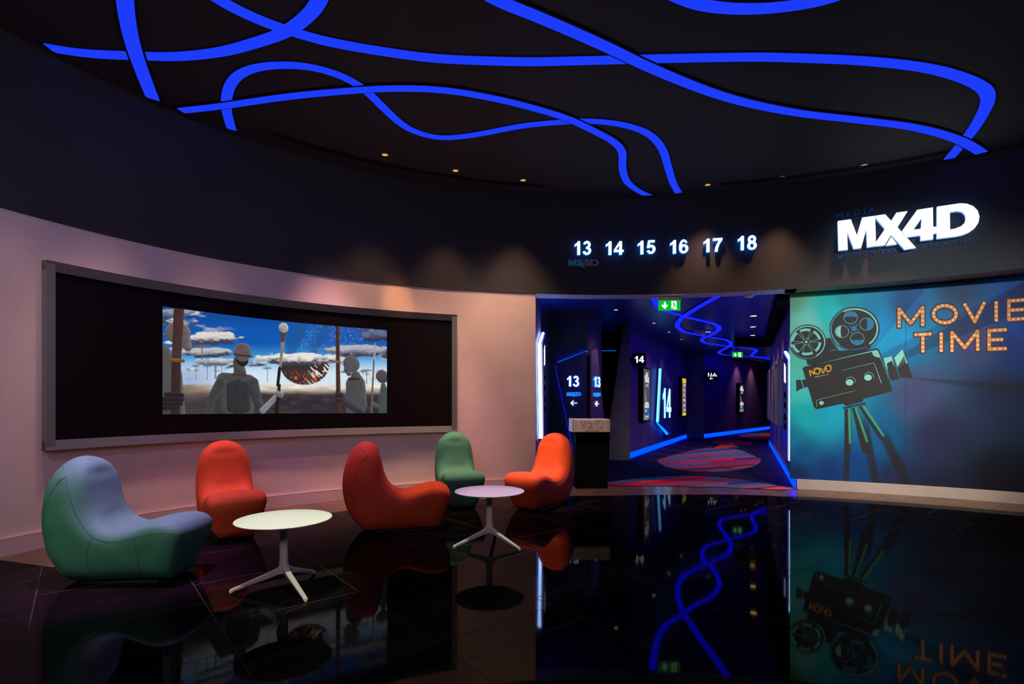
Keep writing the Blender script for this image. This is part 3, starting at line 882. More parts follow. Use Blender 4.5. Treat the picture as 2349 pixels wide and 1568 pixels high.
def digit_shape(ch):
    """bold grotesque digits as polygons in a 0..0.56 x 0..1 box, y up"""
    s = Shape()
    def arc(cx, cy, rx, ry, a0, a1, n=14): return [(cx + rx * math.cos(math.radians(a0 + (a1 - a0) * k / n)), cy + ry * math.sin(math.radians(a0 + (a1 - a0) * k / n))) for k in range(n + 1)]
    if ch == '1':
        s.poly([(0.42, 1.0), (0.42, 0.0), (0.22, 0.0), (0.22, 0.72), (0.04, 0.60), (0.04, 0.78), (0.17, 0.86), (0.26, 1.0)])
    if ch == '4':
        s.poly([(0.50, 1.0), (0.50, 0.36), (0.62, 0.36), (0.62, 0.20), (0.50, 0.20), (0.50, 0.0), (0.31, 0.0), (0.31, 0.20), (-0.04, 0.20), (-0.04, 0.37), (0.33, 1.0)], holes=[[(0.31, 0.36), (0.11, 0.36), (0.31, 0.71)]])
    if ch == '7':
        s.poly([(0.0, 1.0), (0.60, 1.0), (0.60, 0.85), (0.42, 0.55), (0.33, 0.25), (0.30, 0.0), (0.11, 0.0), (0.14, 0.28), (0.24, 0.58), (0.38, 0.82), (0.0, 0.82)])
    if ch == '3':
        o = arc(0.28, 0.725, 0.265, 0.285, 165, -55) + arc(0.28, 0.285, 0.30, 0.295, 45, -172)
        i = arc(0.28, 0.285, 0.115, 0.14, -172, 75) + [(0.22, 0.44), (0.22, 0.585), (0.28, 0.59)] + arc(0.28, 0.72, 0.085, 0.13, -60, 165)
        s.poly(o + i)
    if ch == '5':
        o = [(0.10, 1.0), (0.54, 1.0), (0.54, 0.83), (0.23, 0.83), (0.205, 0.64)] + arc(0.30, 0.325, 0.29, 0.335, 100, -165, 20)
        i = arc(0.29, 0.32, 0.11, 0.17, -165, 140, 18) + [(0.02, 0.46)]
        s.poly(o + i)
    if ch == '6':
        o = arc(0.29, 0.50, 0.29, 0.51, 28, 180, 14) + arc(0.30, 0.33, 0.30, 0.34, 180, 360, 14) + arc(0.30, 0.33, 0.30, 0.33, 0, 118, 10)[1:] + [(0.175, 0.58)] + arc(0.30, 0.66, 0.115, 0.20, 160, 40, 8)
        s.poly(o, holes=[arc(0.30, 0.32, 0.115, 0.18, 0, 345, 18)])
    if ch == '8':
        o = arc(0.30, 0.28, 0.30, 0.29, 40, -220, 20) + arc(0.30, 0.735, 0.26, 0.275, 215, -35, 20)
        s.poly(o, holes=[arc(0.30, 0.285, 0.115, 0.15, 0, 345, 16), arc(0.30, 0.735, 0.09, 0.115, 0, 345, 16)])
    return s


def number(surf, txt, x0, x1, yb, yt, parent, d, depth, mats, step=8, slope=0.0):
    wid = (x1 - x0)
    for k, ch in enumerate(txt):
        cw = wid / (0.56 + 0.62 + 0.0) if True else 0
        ox = x0 + k * cw * 0.58 - (0.04 * cw if k == 0 else 0)
        s = digit_shape(ch)
        s.tf(lambda u, v: (ox + u * cw, yb + (yt - yb) * v + slope * (ox + u * cw - x0)))
        s.build('digit', surf, mats, parent, d=d, depth=depth, step=step)


lab = {'13': 'above the dim small logo, leftmost of the row', '14': 'second from the left', '15': 'third from the left', '16': 'fourth from the left', '17': 'fifth from the left', '18': 'rightmost of the row, nearest the big logo'}
for t, x0, x1, yb, yt in NUM:
    c = BULK.at((x0 + x1) / 2, yb, 0.03)
    o = thing('screen_number', 'glowing white number %s on the bulkhead, %s' % (t, lab[t]), 'number sign', tuple(c), group='lit screen numbers on the bulkhead')
    number(BULK, t, x0, x1, yb, yt, o, 0.03, 0.04, [M_digit, M_digitside], slope=(-0.02 if t in '1314' else -0.06))

# ------------------------------------------------------------------ MX4D logo
LG = {
 'M': ([(175, 435), (355, 411), (440, 632), (512, 388), (690, 363), (704, 773), (582, 790), (570, 545), (497, 800), (397, 812), (303, 575), (313, 822), (187, 836)], []),
 'X': ([(697, 362), (830, 343), (912, 432), (985, 320), (1140, 300), (1000, 518), (1255, 797), (1100, 822), (912, 622), (825, 762), (710, 774), (708, 712), (828, 540), (699, 392)], []),
 't': ([(912, 648), (992, 748), (838, 768)], []),
 '4': ([(1272, 282), (1490, 248), (1494, 515), (1540, 508), (1540, 600), (1494, 604), (1494, 680), (1320, 700), (1318, 627), (1130, 652), (1060, 572)], [[(1336, 392), (1325, 540), (1220, 552)]]),
 'D': ([(1545, 240), (1700, 217), (1870, 192), (1960, 198), (2050, 232), (2110, 292), (2135, 370), (2122, 450), (2072, 525), (1990, 585), (1900, 622), (1810, 641), (1544, 673)], [[(1725, 310), (1830, 296), (1895, 308), (1932, 345), (1945, 400), (1928, 460), (1880, 505), (1800, 537), (1728, 550)]]),
}
o = thing('logo_sign', 'large glowing white raised lettering MX4D on the dark bulkhead above the mural', 'logo sign', tuple(BULK.at(2080, 560, 0.04)))
for k, (p, h) in LG.items():
    f = lambda q: (1890 + q[0] / 6.023, 440 + q[1] / 6.023)
    Shape().poly([f(q) for q in p], 0, [[f(q) for q in hh] for hh in h]).build('letter' if k != 't' else 'triangle_accent', BULK, [M_logo, M_logoside], o, d=0.05, depth=0.06, step=10)
s = Shape()
s.text('M E D I A', (1919, 501), (2006, 485.5), 11)
s.stroke([(1925, 507), (1945, 503), (1965, 500), (1985, 497), (2000, 495.5), (2008, 491)], 1.2)
s.stroke([(1925, 503), (1932, 507), (1940, 501), (1948, 506), (1956, 500)], 1.0)
o2 = s.build('logo_lettering', BULK, [M_navytext], None, d=0.006, depth=0.006); tag(o2, 'faint navy word MEDIA with a script line above the big white lettering', 'lettering')
s = Shape().text('M O T I O N', (1921, 595.5), (2007, 583), 9, bold=0.01).text('E F X', (2022.5, 583), (2059, 577.5), 9, bold=0.03).text('E X P E R I E N C E', (2099, 573), (2247, 552.5), 8.5)
o2 = s.build('logo_lettering', BULK, [M_navytext], None, d=0.006, depth=0.006); tag(o2, 'faint navy line MOTION EFX EXPERIENCE below the big white lettering', 'lettering')
s = Shape().text('TM', (2236, 470), (2243, 468.5), 3)
o2 = s.build('trademark_lettering', BULK, [M_greytext], None, d=0.006, depth=0.005); tag(o2, 'tiny TM letters at the upper right of the big white lettering', 'lettering')
# small unlit copy below the 13
o = thing('small_logo_sign', 'small dim unlit MX4D lettering, half blue half grey, below the number 13', 'logo sign', tuple(BULK.at(1338, 618, 0.0)))
def small(q): return (1303 + (q[0] - 175) * 71 / 1960, 596.5 + (q[1] - 192) * 0.0345 + (q[0] - 175) * 71 / 1960 * (0.030 * 6.0) * 0.72 - 9 + 0.0)
for k, (p, h) in LG.items():
    Shape().poly([small(q) for q in p], 0, [[small(q) for q in hh] for hh in h]).build('letter' if k != 't' else 'triangle_accent', BULK, [M_bluetext if k in 'MXt' else M_greytext], o, d=0.0, depth=0.02, step=10)

# ------------------------------------------------------------------ video wall
def video_wall():
    zt, zb = 2.565, 0.870
    o = thing('video_wall', 'long curved black video wall in a brushed steel frame, showing a blue-sky film scene', 'video screen', (*BULK.plan(560), 0))
    OFFS = 0.055
    xa, xb = 97, 1046.5
    def rad_strip(name, a, b, z0, z1, d0, d1, m, par=o, n=60, fl=(0, 0)):
        P = [BULK.plan(p) for p in np.linspace(a, b, n)]; N = [BULK.nrm(p) for p in np.linspace(a, b, n)]
        V = []; Fc = []
        for p, q in zip(P, N):
            for d, z in ((d0, z0), (d1 + fl[0], z0), (d1 + fl[1], z1), (d0, z1)): V.append((p.x + q.x * d, p.y + q.y * d, z))
        for i in range(n - 1):
            for k in range(4): Fc.append((4 * i + k, 4 * i + (k + 1) % 4, 4 * i + 4 + (k + 1) % 4, 4 * i + 4 + k))
        Fc.append((0, 3, 2, 1)); e = 4 * n - 4; Fc.append((e, e + 1, e + 2, e + 3))
        return mk(name, V, Fc, m, par)
    fw = 0.088
    rad_strip('frame_rail', xa, xb, zt - fw, zt, -0.01, OFFS, M_metal, fl=(-0.015, 0.012))
    rad_strip('frame_rail', xa, xb, zb, zb + fw, -0.01, OFFS, M_metal, fl=(0.012, -0.015))
    # upright ends
    rad_strip('frame_upright', xa, xa + 21.5, zb + fw * 0.0, zt, -0.01, OFFS + 0.004, M_metal, n=6)
    rad_strip('frame_upright', xb - 11.5, xb, zb, zt, -0.01, OFFS + 0.004, M_metal, n=6)
    rad_strip('panel', xa + 18, xb - 10, zb + fw - 0.002, zt - fw + 0.002, -0.008, 0.022, M_blackglass)
    rad_strip('inner_gasket', xa + 20, xb - 10.5, zt - fw - 0.012, zt - fw, 0.02, 0.035, M_black)
    rad_strip('inner_gasket', xa + 20, xb - 10.5, zb + fw, zb + fw + 0.012, 0.02, 0.035, M_black)
    # picture
    nx, ny = 620, 300
    u = np.linspace(0, 1, nx)[:, None] * np.ones((1, ny)); v = np.ones((nx, 1)) * np.linspace(0, 1, ny)[None, :]
    X = 130 + 2160 * u
    yt = 100 + 220 * (1 - (1 - u) ** 1.25); yb = 1132 - 16 * u
    Y = yt + v * (yb - yt)
    def mixc(C, c, m): return C * (1 - m[..., None]) + np.array(lin(c))[None, None, :] * m[..., None]
    def sm(e0, e1, x): t = np.clip((x - e0) / (e1 - e0), 0, 1); return t * t * (3 - 2 * t)
    C = np.zeros((nx, ny, 3)) + np.array(lin((8, 88, 178)))
    C = mixc(C, (10, 60, 130), sm(350, 100, Y) * 0.8)
    C = mixc(C, (70, 160, 225), sm(430, 640, Y))
    C = mixc(C, (215, 232, 245), sm(560, 760, Y))
    C = mixc(C, (120, 150, 205), sm(620, 760, Y) * sm(900, 400, X) * 0.6)
    # clouds
    n1 = fbm(X / 210, Y / 60 + X / 900, 3); n2 = fbm(X / 90, Y / 34, 9)
    cl = sm(0.50, 0.66, n1 * 0.75 + n2 * 0.25)
    band_ = np.clip(sm(900, 300, X) + sm(1400, 2200, X) + sm(480, 600, Y), 0, 1) * sm(840, 700, Y)
    shade = sm(0.35, 0.62, fbm(X / 120 + 3, (Y + 22) / 46, 21))
    cc = np.array(lin((232, 228, 222)))[None, None] * (1 - shade[..., None]) + np.array(lin((70, 74, 92)))[None, None] * shade[..., None]
    m = cl * band_
    C = C * (1 - m[..., None]) + cc * m[..., None]
    def blob(cx, cy, rx, ry, c1, c2, seed, k=0.35):
        nonlocal C
        d = ((X - cx) / rx) ** 2 + ((Y - cy) / ry) ** 2 + (fbm(X / 70, Y / 30, seed) - 0.5) * 1.6
        m = sm(1.0, 0.75, d)
        t = sm(-0.5, 0.6, (Y - cy) / ry + (fbm(X / 50, Y / 22, seed + 1) - 0.5) * 1.4)
        c = np.array(lin(c1))[None, None] * (1 - t[..., None]) + np.array(lin(c2))[None, None] * t[..., None]
        C = C * (1 - m[..., None]) + c * m[..., None]
    blob(620, 400, 260, 70, (225, 220, 215), (60, 62, 78), 31)
    blob(560, 540, 240, 50, (190, 190, 200), (60, 64, 84), 35)
    blob(640, 625, 220, 34, (200, 205, 212), (90, 92, 110), 37)
    blob(2000, 520, 300, 60, (180, 180, 195), (62, 62, 80), 41)
    blob(2200, 380, 180, 60, (100, 110, 140), (45, 52, 80), 43)
    blob(250, 160, 200, 40, (150, 160, 175), (90, 100, 120), 44)
    # pale beams of light in the sky
    for x0, x1, w0 in ((1470, 1350, 60), (1700, 1560, 55)):
        xc = x0 + (x1 - x0) * (Y - 260) / 320
        m = sm(w0, w0 * 0.6, np.abs(X - xc)) * sm(600, 560, Y) * 0.55
        C = mixc(C, (25, 85, 130), m)
    m = (fbm(X / 9, Y / 9, 77) > 0.62) & (np.abs(X - (1620 - (Y - 260) * 0.45)) < 70) & (Y < 600)
    C = mixc(C, (70, 180, 190), m * 0.7)
    m = (fbm(X / 7, Y / 7, 79) > 0.70) & (np.abs(X - 1900) < 170) & (Y < 560)
    C = mixc(C, (190, 200, 215), m * 0.8)
    # dark rocky cloud with embers
    d = ((X - 1500) / 235) ** 2 + ((Y - 660) / 190) ** 2
    m = sm(1.02, 0.96, d) * sm(560, 600, Y)
    C = mixc(C, (52, 46, 52), m)
    C = mixc(C, (235, 228, 215), m * sm(0.52, 0.6, fbm((X + Y) / 60, (Y - X) / 20, 55)) * sm(1480, 1600, X))
    C = mixc(C, (240, 95, 35), sm(1.0, 0.9, d) * sm(0.57, 0.63, fbm((X + Y) / 50, (Y - X) / 12, 61)) * sm(690, 800, Y))
    blob(1450, 600, 420, 62, (235, 232, 225), (62, 60, 72), 65)
    # ground
    g = sm(835, 865, Y + (fbm(X / 60, Y / 60, 71) - 0.5) * 20)
    gc = fbm(X / 120, Y / 26, 81)
    gr = np.array(lin((235, 222, 205)))[None, None] * (1 - sm(860, 950, Y)[..., None]) + np.array(lin((62, 54, 52)))[None, None] * sm(860, 950, Y)[..., None]
    gr = gr * (0.55 + 0.9 * gc[..., None])
    left = sm(900, 350, X)[..., None]
    gr = gr * (1 - left) + left * (np.array(lin((150, 128, 112)))[None, None] * (1 - sm(860, 1000, Y)[..., None]) + np.array(lin((66, 62, 66)))[None, None] * sm(860, 1000, Y)[..., None]) * (0.6 + 0.8 * gc[..., None])
    C = C * (1 - g[..., None]) + gr * g[..., None]
    C = mixc(C, (40, 42, 54), g * sm(930, 990, Y) * sm(1050, 1150, X) * sm(0.42, 0.52, fbm(X / 100, Y / 20, 91)))
    for tx, ty, w in ((510, 610, 9), (640, 790, 12), (560, 800, 5), (450, 800, 4), (700, 790, 5), (1140, 820, 5), (2095, 840, 6), (2060, 850, 4)):
        mm = (np.abs(X - tx) < w * (0.5 + np.abs(Y - ty + 60) / 120)) & (Y > ty - 130) & (Y < ty)
        C = mixc(C, (95, 100, 118), mm * 0.8)
        mm = (((X - tx) / (w * 9)) ** 2 + ((Y - ty + 132) / 10) ** 2) < 1
        C = mixc(C, (100, 106, 124), mm * 0.8)

    # walkers seen from behind, in plain grey caps and jackets, with walking staffs
    def capsule(x0, y0, x1, y1, r0, r1):
        dx, dy = x1 - x0, y1 - y0; L = dx * dx + dy * dy
        t = np.clip(((X - x0) * dx + (Y - y0) * dy) / L, 0, 1)
        return np.hypot(X - x0 - t * dx, Y - y0 - t * dy) - (r0 + (r1 - r0) * t)
    def paint(dist, base, light=(-0.5, -0.8), s=1.0, soft=3.0):
        nonlocal C
        m = sm(soft, -soft, dist); s = s * 0.6
        gx, gy = np.gradient(np.clip(dist, -60, 60), X[1, 0] - X[0, 0], axis=0), np.gradient(dist, axis=1)
        ed = np.exp(np.clip(dist, -200, 0) / 16)
        lx = (0.62 + ed * (0.25 * gx - 0.25 * np.clip(gy, -1, 1))) * (0.8 + 0.4 * fbm(X / 40, Y / 40, 12))
        rim = np.exp(np.clip(dist, -200, 0) / 6) * 0.35
        c = np.array(lin(base))[None, None] * (lx + rim)[..., None] * s
        C = C * (1 - m[..., None]) + c * m[..., None]
    U = lambda *a: np.minimum.reduce(a)
    # figure by the left edge
    paint(U(capsule(120, 640, 180, 900, 80, 110), capsule(240, 760, 290, 1150, 80, 60), capsule(150, 540, 190, 640, 60, 80)), (128, 128, 134))
    paint(U(capsule(250, 350, 300, 360, 98, 100), capsule(330, 400, 375, 490, 70, 40)), (158, 146, 146))
    # centre figure
    paint(U(capsule(720, 800, 960, 820, 70, 70), capsule(740, 830, 800, 1150, 90, 95), capsule(930, 840, 900, 1150, 90, 105), capsule(860, 620, 880, 760, 50, 62)), (112, 116, 118))
    paint(U(capsule(690, 830, 610, 960, 52, 40), capsule(610, 960, 560, 1150, 40, 36), capsule(1000, 830, 1040, 980, 56, 46), capsule(1040, 990, 1090, 1090, 46, 34)), (98, 102, 108))
    paint(U(capsule(1095, 1095, 1225, 960, 30, 24), capsule(1235, 940, 1265, 925, 30, 26)), (196, 200, 214))
    paint(U(capsule(895, 600, 905, 620, 58, 52)), (60, 54, 54)); paint(capsule(900, 530, 905, 545, 84, 80), (150, 134, 136))
    paint(U(capsule(800, 860, 920, 860, 52, 52), capsule(800, 860, 810, 1060, 52, 60), capsule(920, 860, 915, 1060, 52, 60), capsule(860, 850, 862, 1080, 60, 60)), (78, 82, 86))
    paint(capsule(815, 745, 925, 752, 14, 14), (120, 84, 72))
    paint(capsule(822, 555, 985, 575, 10, 10), (92, 80, 84))
    # right figure
    paint(U(capsule(1975, 840, 1990, 1150, 80, 95), capsule(1990, 760, 2010, 830, 46, 70), capsule(2040, 860, 2070, 1050, 44, 30)), (118, 122, 126))
    paint(U(capsule(1850, 960, 1880, 1010, 40, 36), capsule(1880, 1010, 2060, 1120, 34, 28)), (88, 86, 98))
    paint(U(capsule(1945, 640, 1955, 655, 76, 74), capsule(1915, 700, 1925, 740, 40, 24)), (128, 128, 134))
    paint(capsule(1930, 790, 2020, 790, 14, 14), (92, 66, 60))
    # figure at the right edge
    paint(U(capsule(2270, 960, 2260, 1150, 60, 50), capsule(2255, 850, 2262, 900, 24, 40), capsule(2160, 1030, 2210, 1060, 20, 18)), (104, 124, 126))
    paint(capsule(2240, 760, 2250, 775, 58, 56), (116, 116, 120))
    # staffs
    paint(capsule(290, 90, 262, 640, 52, 46), (112, 74, 74)); paint(capsule(262, 640, 255, 1150, 46, 48), (88, 66, 60)); paint(capsule(205, 612, 330, 620, 17, 17), (170, 122, 60))
    paint(U(capsule(165, 940, 320, 950, 22, 20), capsule(150, 985, 320, 990, 26, 22), capsule(150, 1030, 310, 1030, 26, 20), capsule(140, 1070, 280, 1065, 22, 16)), (62, 54, 64))
    paint(capsule(1292, 420, 1262, 680, 18, 12), (196, 186, 170)); paint(capsule(1258, 690, 1240, 850, 16, 15), (40, 38, 44)); paint(capsule(1255, 850, 1225, 1150, 15, 22), (48, 40, 40))
    paint(U(capsule(1295, 310, 1290, 420, 36, 20)), (120, 108, 96)); paint(capsule(1295, 298, 1298, 304, 46, 42), (250, 248, 240))
    paint(capsule(1235, 930, 1270, 945, 26, 26), (170, 170, 184))
    paint(capsule(1815, 280, 1825, 1150, 17, 24), (104, 66, 58)); paint(capsule(1806, 628, 1842, 630, 12, 12), (180, 140, 70))
    paint(U(capsule(1812, 940, 1850, 950, 22, 22), capsule(1812, 990, 1850, 1000, 20, 20)), (66, 60, 72))
    paint(capsule(2168, 560, 2140, 1110, 7, 10), (140, 120, 100)); paint(capsule(2178, 445, 2166, 600, 3, 13), (216, 212, 206))
    C = np.clip(C, 0, 1)
    zT = lambda x: np.interp(x, [370, 887], [2.315, 2.295]); zB = lambda x: np.interp(x, [370, 887], [1.172, 1.149])
    V = []
    for i in range(nx):
        p = 370.5 + (886.5 - 370.5) * i / (nx - 1)
        q = BULK.plan(p) + BULK.nrm(p) * 0.0235
        for k in range(ny): V.append((q.x, q.y, zT(p) + (zB(p) - zT(p)) * k / (ny - 1)))
    Fc = [(i * ny + k, i * ny + k + 1, (i + 1) * ny + k + 1, (i + 1) * ny + k) for i in range(nx - 1) for k in range(ny - 1)]
    cols = np.concatenate([C.reshape(-1, 3), np.ones((nx * ny, 1))], axis=1)
    mk('picture', V, Fc, M_video, o, colors=cols)


video_wall()

# ------------------------------------------------------------------ mural
def mural():
    o = thing('wall_mural', 'printed blue-green wall mural of a vintage film camera with bulb lettering MOVIE TIME', 'mural', (*MUR.plan(2080), 0))
    K = [(1815, 690, (96, 150, 118)), (1850, 740, (118, 182, 168)), (1815, 760, (110, 170, 150)), (1950, 690, (8, 132, 142)), (1900, 715, (60, 170, 165)), (2000, 700, (0, 112, 146)), (2080, 700, (6, 66, 108)), (2200, 650, (22, 40, 66)),
         (2330, 700, (0, 58, 112)), (1820, 830, (92, 165, 146)), (1835, 900, (80, 165, 160)), (1850, 960, (50, 155, 160)), (1900, 955, (0, 145, 170)), (1820, 1000, (10, 110, 140)), (1840, 1040, (6, 78, 122)), (1900, 1080, (24, 50, 100)),
         (1830, 1085, (24, 36, 76)), (2050, 780, (20, 112, 155)), (2010, 760, (20, 130, 175)), (2000, 1000, (24, 84, 128)), (1960, 1060, (26, 60, 112)), (2100, 900, (64, 70, 108)), (2150, 1000, (40, 42, 74)), (2300, 900, (24, 34, 68)),
         (2300, 1100, (13, 13, 26)), (2150, 1120, (30, 34, 56)), (2250, 780, (56, 60, 98)), (2330, 800, (0, 46, 98)), (2349, 740, (0, 58, 115)), (2500, 900, (16, 30, 70)), (2500, 1100, (14, 14, 30)), (2500, 700, (6, 44, 90)), (2050, 1100, (34, 40, 70))]
    P = np.array([(a, b) for a, b, c in K], float); CC = np.array([lin(c) for a, b, c in K])
    nx, ny = 330, 230
    px = np.linspace(1812, 2560, nx)
    V = []; yy = np.zeros((nx, ny)); xx = np.zeros((nx, ny))
    for i, p in enumerate(px):
        q = MUR.plan(p) + MUR.nrm(p) * 0.012
        for k in range(ny):
            z = ZS - 0.001 + (0.15 - ZS) * k / (ny - 1)
            V.append((q.x, q.y, z)); xx[i, k] = p; yy[i, k] = HY - (z - EYE) / q.y * F
    D = (xx[..., None] - P[:, 0]) ** 2 + (yy[..., None] - P[:, 1]) ** 2
    Wt = 1 / (D + 260) ** 1.7
    C = (Wt[..., None] * CC[None, None]).sum(2) / Wt.sum(2)[..., None]
    C = C * (0.86 + 0.28 * fbm(xx / 60, yy / 45, 5))[..., None]
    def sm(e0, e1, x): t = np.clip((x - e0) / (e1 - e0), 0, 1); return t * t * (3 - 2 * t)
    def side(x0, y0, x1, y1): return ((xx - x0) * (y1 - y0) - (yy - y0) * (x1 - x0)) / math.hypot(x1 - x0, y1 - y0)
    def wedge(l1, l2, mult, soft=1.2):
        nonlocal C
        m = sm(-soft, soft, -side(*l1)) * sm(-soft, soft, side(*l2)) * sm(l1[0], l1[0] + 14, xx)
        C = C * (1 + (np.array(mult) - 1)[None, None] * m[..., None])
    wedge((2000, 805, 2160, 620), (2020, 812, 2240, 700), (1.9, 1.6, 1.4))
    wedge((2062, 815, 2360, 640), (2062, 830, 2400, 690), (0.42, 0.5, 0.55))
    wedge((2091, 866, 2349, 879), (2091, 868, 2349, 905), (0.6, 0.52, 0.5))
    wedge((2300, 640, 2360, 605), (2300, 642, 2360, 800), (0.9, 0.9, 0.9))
    # printed cast of the tripod legs
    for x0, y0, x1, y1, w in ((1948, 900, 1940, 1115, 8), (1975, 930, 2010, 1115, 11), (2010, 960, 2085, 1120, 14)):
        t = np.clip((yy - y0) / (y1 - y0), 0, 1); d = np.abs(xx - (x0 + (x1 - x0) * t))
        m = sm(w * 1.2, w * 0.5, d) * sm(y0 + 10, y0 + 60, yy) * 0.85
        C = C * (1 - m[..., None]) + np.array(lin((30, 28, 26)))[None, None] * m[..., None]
    lum = C.mean(2, keepdims=True)
    C = np.clip(lum + (C - lum) * 1.25, 0.001, 1)
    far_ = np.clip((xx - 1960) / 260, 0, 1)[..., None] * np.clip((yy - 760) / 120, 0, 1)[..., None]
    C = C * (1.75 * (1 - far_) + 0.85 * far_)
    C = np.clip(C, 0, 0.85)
    Fc = [(i * ny + k, i * ny + k + 1, (i + 1) * ny + k + 1, (i + 1) * ny + k) for i in range(nx - 1) for k in range(ny - 1)]
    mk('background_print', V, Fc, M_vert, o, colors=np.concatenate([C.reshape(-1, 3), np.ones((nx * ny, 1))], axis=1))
    # panel edge and joint
    band('panel_edge', curve(MUR, 1812, 1816, 3, 0.011), curve(MUR, 1812, 1816, 3, -0.02), 0.15, M_pblack, o, z2=ZS - 0.002)
    Shape().stroke([(2077.5, 690), (2077, 1108)], 0.8).build('panel_joint', MUR, [pmat('joint', (0.01, 0.015, 0.03), 0.7)], o, d=0.0135)

    f = lambda x, y: (1800 + x / 4.3548, 680 + y / 4.3548)
    BK, TL, TD, BL = 0, 1, 2, 3
    mats = [M_pblack, M_teal, M_tealdark, M_pblue]
    # layer 1: black silhouettes
    s = Shape()
    s.poly([(178, 722), (182, 708), (196, 702), (905, 518), (932, 520), (948, 545), (1072, 925), (1070, 940), (1058, 949), (785, 1018), (780, 1040), (768, 1052), (622, 1088), (600, 1085), (582, 1066), (330, 1122), (305, 1118), (290, 1095)])
    s.poly([(215, 630), (330, 600), (405, 430), (420, 412), (455, 406), (470, 420), (540, 540), (740, 535), (832, 535), (826, 515), (855, 490), (863, 515), (800, 548), (262, 690), (262, 678), (228, 686)])
    s.ell(697, 322, 251, 219, n=64)
    s.poly([(975, 612), (988, 608), (1060, 592), (1070, 598), (1145, 815), (1140, 824), (1070, 838), (1058, 836), (1045, 815)])
    s.poly([(1086, 612), (1172, 518), (1180, 524), (1281, 822), (1152, 800)])
    s.poly([(113, 830), (158, 828), (188, 908), (115, 946)]); s.poly([(163, 834), (210, 822), (238, 898), (190, 912)])
    s.poly([(578, 1106), (808, 1054), (812, 1070), (582, 1121)])
    s.poly([(597, 1122), (668, 1108), (672, 1473), (655, 1473), (652, 1560), (597, 1560)])
    s.poly([(672, 1112), (728, 1098), (843, 1450), (832, 1454), (860, 1560), (775, 1560), (720, 1330)])
    s.poly([(738, 1098), (804, 1080), (1000, 1392), (975, 1400), (1010, 1450), (950, 1420)])
    # left reel, cut by the board's edge
    pts = []
    for k in range(64):
        a = 2 * math.pi * k / 64; x = 228 + 186 * math.cos(a); y = 455 + 176 * math.sin(a)
        pts.append((max(x, 54), y))
    s.poly(pts)
    s.tf(f).build('camera_silhouette', MUR, mats, o, d=0.0145)
    # layer 2: teal and blue highlights
    s = Shape()
    def cring(cx, cy, rx, ry, w, a0=0, a1=360, mi=TL, taper=False):
        n = 48; prev = []
        t = Shape().ring(cx, cy, rx, ry, w, mi, a0, a1, n, taper=taper)
        t.tf(lambda x, y: (max(x, 54), y)); s.p += t.p
    cring(228, 455, 176, 165, 12, -200, 60); cring(228, 455, 176, 165, 3, 60, 160)
    for k in range(6):
        a0 = k * 60 + 12 - 8; a1 = a0 + 42
        cring(214, 453, 150, 134, 26, a0, a1)
        cring(214, 453, 150, 134, 3, a0 - 2, a1 + 2)
        for aa in (a0 - 2, a1 + 2):
            ca, sa = math.cos(math.radians(aa)), math.sin(math.radians(aa))
            s.stroke([(max(54, 214 + 35 * ca), 453 + 31 * sa), (max(54, 214 + 148 * ca), 453 + 132 * sa)], 3, TL)
    s.ell(214, 453, 14, 13, TL); cring(214, 453, 36, 32, 3)
    cring(697, 322, 236, 205, 16, -120, 50, taper=False); cring(697, 322, 238, 207, 5, -230, -120); cring(690, 320, 240, 214, 6, 60, 185, BL)
    for cx, cy, r0, r1, mi in ((570, 350, 95, 265, TL), (657, 212, 180, 350, BL), (816, 276, -95, 85, BL), (724, 420, 10, 170, BL)):
        s.ring(cx, cy, 70, 62, 4, TL, 0, 360)
        pts = [(cx + 62 * math.cos(math.radians(r0 + (r1 - r0) * k / 20)), cy + 55 * math.sin(math.radians(r0 + (r1 - r0) * k / 20))) for k in range(21)]
        mx = ((pts[0][0] + pts[-1][0]) / 2, (pts[0][1] + pts[-1][1]) / 2)
        in_ = [(mx[0] + (pts[20 - k][0] - mx[0]) * 0.9 * 1.0 + (cx - mx[0]) * 0.0, mx[1] + (pts[20 - k][1] - mx[1]) * 0.12) if abs(math.sin(math.radians((r0 + r1) / 2))) > 0.7
               else (mx[0] + (pts[20 - k][0] - mx[0]) * 0.12, mx[1] + (pts[20 - k][1] - mx[1]) * 0.9) for k in range(1, 20)]
        s.poly(pts + in_, mi)
    s.ell(692, 320, 29, 25, BL); 
    for x, y in ((652, 302), (715, 285), (669, 357), (733, 339)): s.ell(x, y, 8, 8, BL)
    s.poly([(868, 550), (905, 533), (930, 540), (952, 612), (905, 600), (882, 588)], TL)
    s.stroke([(340, 670), (500, 632), (700, 585), (880, 545)], 7, TL, taper=(0.1, 1.3))
    s.stroke([(930, 545), (1035, 815)], 5, TL, taper=(1, 0.3)); s.stroke([(950, 545), (1060, 840)], 6, BL, taper=(1, 0.4))
    s.stroke([(565, 738), (700, 707), (878, 664), (895, 672), (965, 865)], 6, TL, taper=(0.3, 0.8))
    s.ell(646, 857, 38, 31, TL); s.ring(655, 843, 50, 42, 3.5, TL, -160, 20); s.ell(830, 808, 38, 31, TL); s.ring(838, 797, 50, 42, 3.5, TL, -160, 20)
    s.ell(366, 1062, 23, 20, TL); s.stroke([(322, 1098), (314, 1045), (322, 1033), (500, 988), (705, 938)], 5, TL, taper=(0.8, 0.3))
    s.stroke([(415, 418), (440, 408), (458, 416), (520, 540)], 3.5, TL, taper=(1, 0.4)); s.ring(480, 545, 23, 15, 3, TL, 180, 360)
    s.poly([(984, 614), (1062, 595), (1068, 600), (1094, 705), (1068, 640), (1018, 668), (1032, 780)], TL)
    s.poly([(1092, 612), (1174, 524), (1222, 660), (1212, 672), (1190, 590), (1125, 702)], TL)
    for k in range(8): s.stroke([(1108 + k * 10, 640 - k * 7), (1128 + k * 11, 720 - k * 8)], 3, TL, taper=(1.4, 0.1))
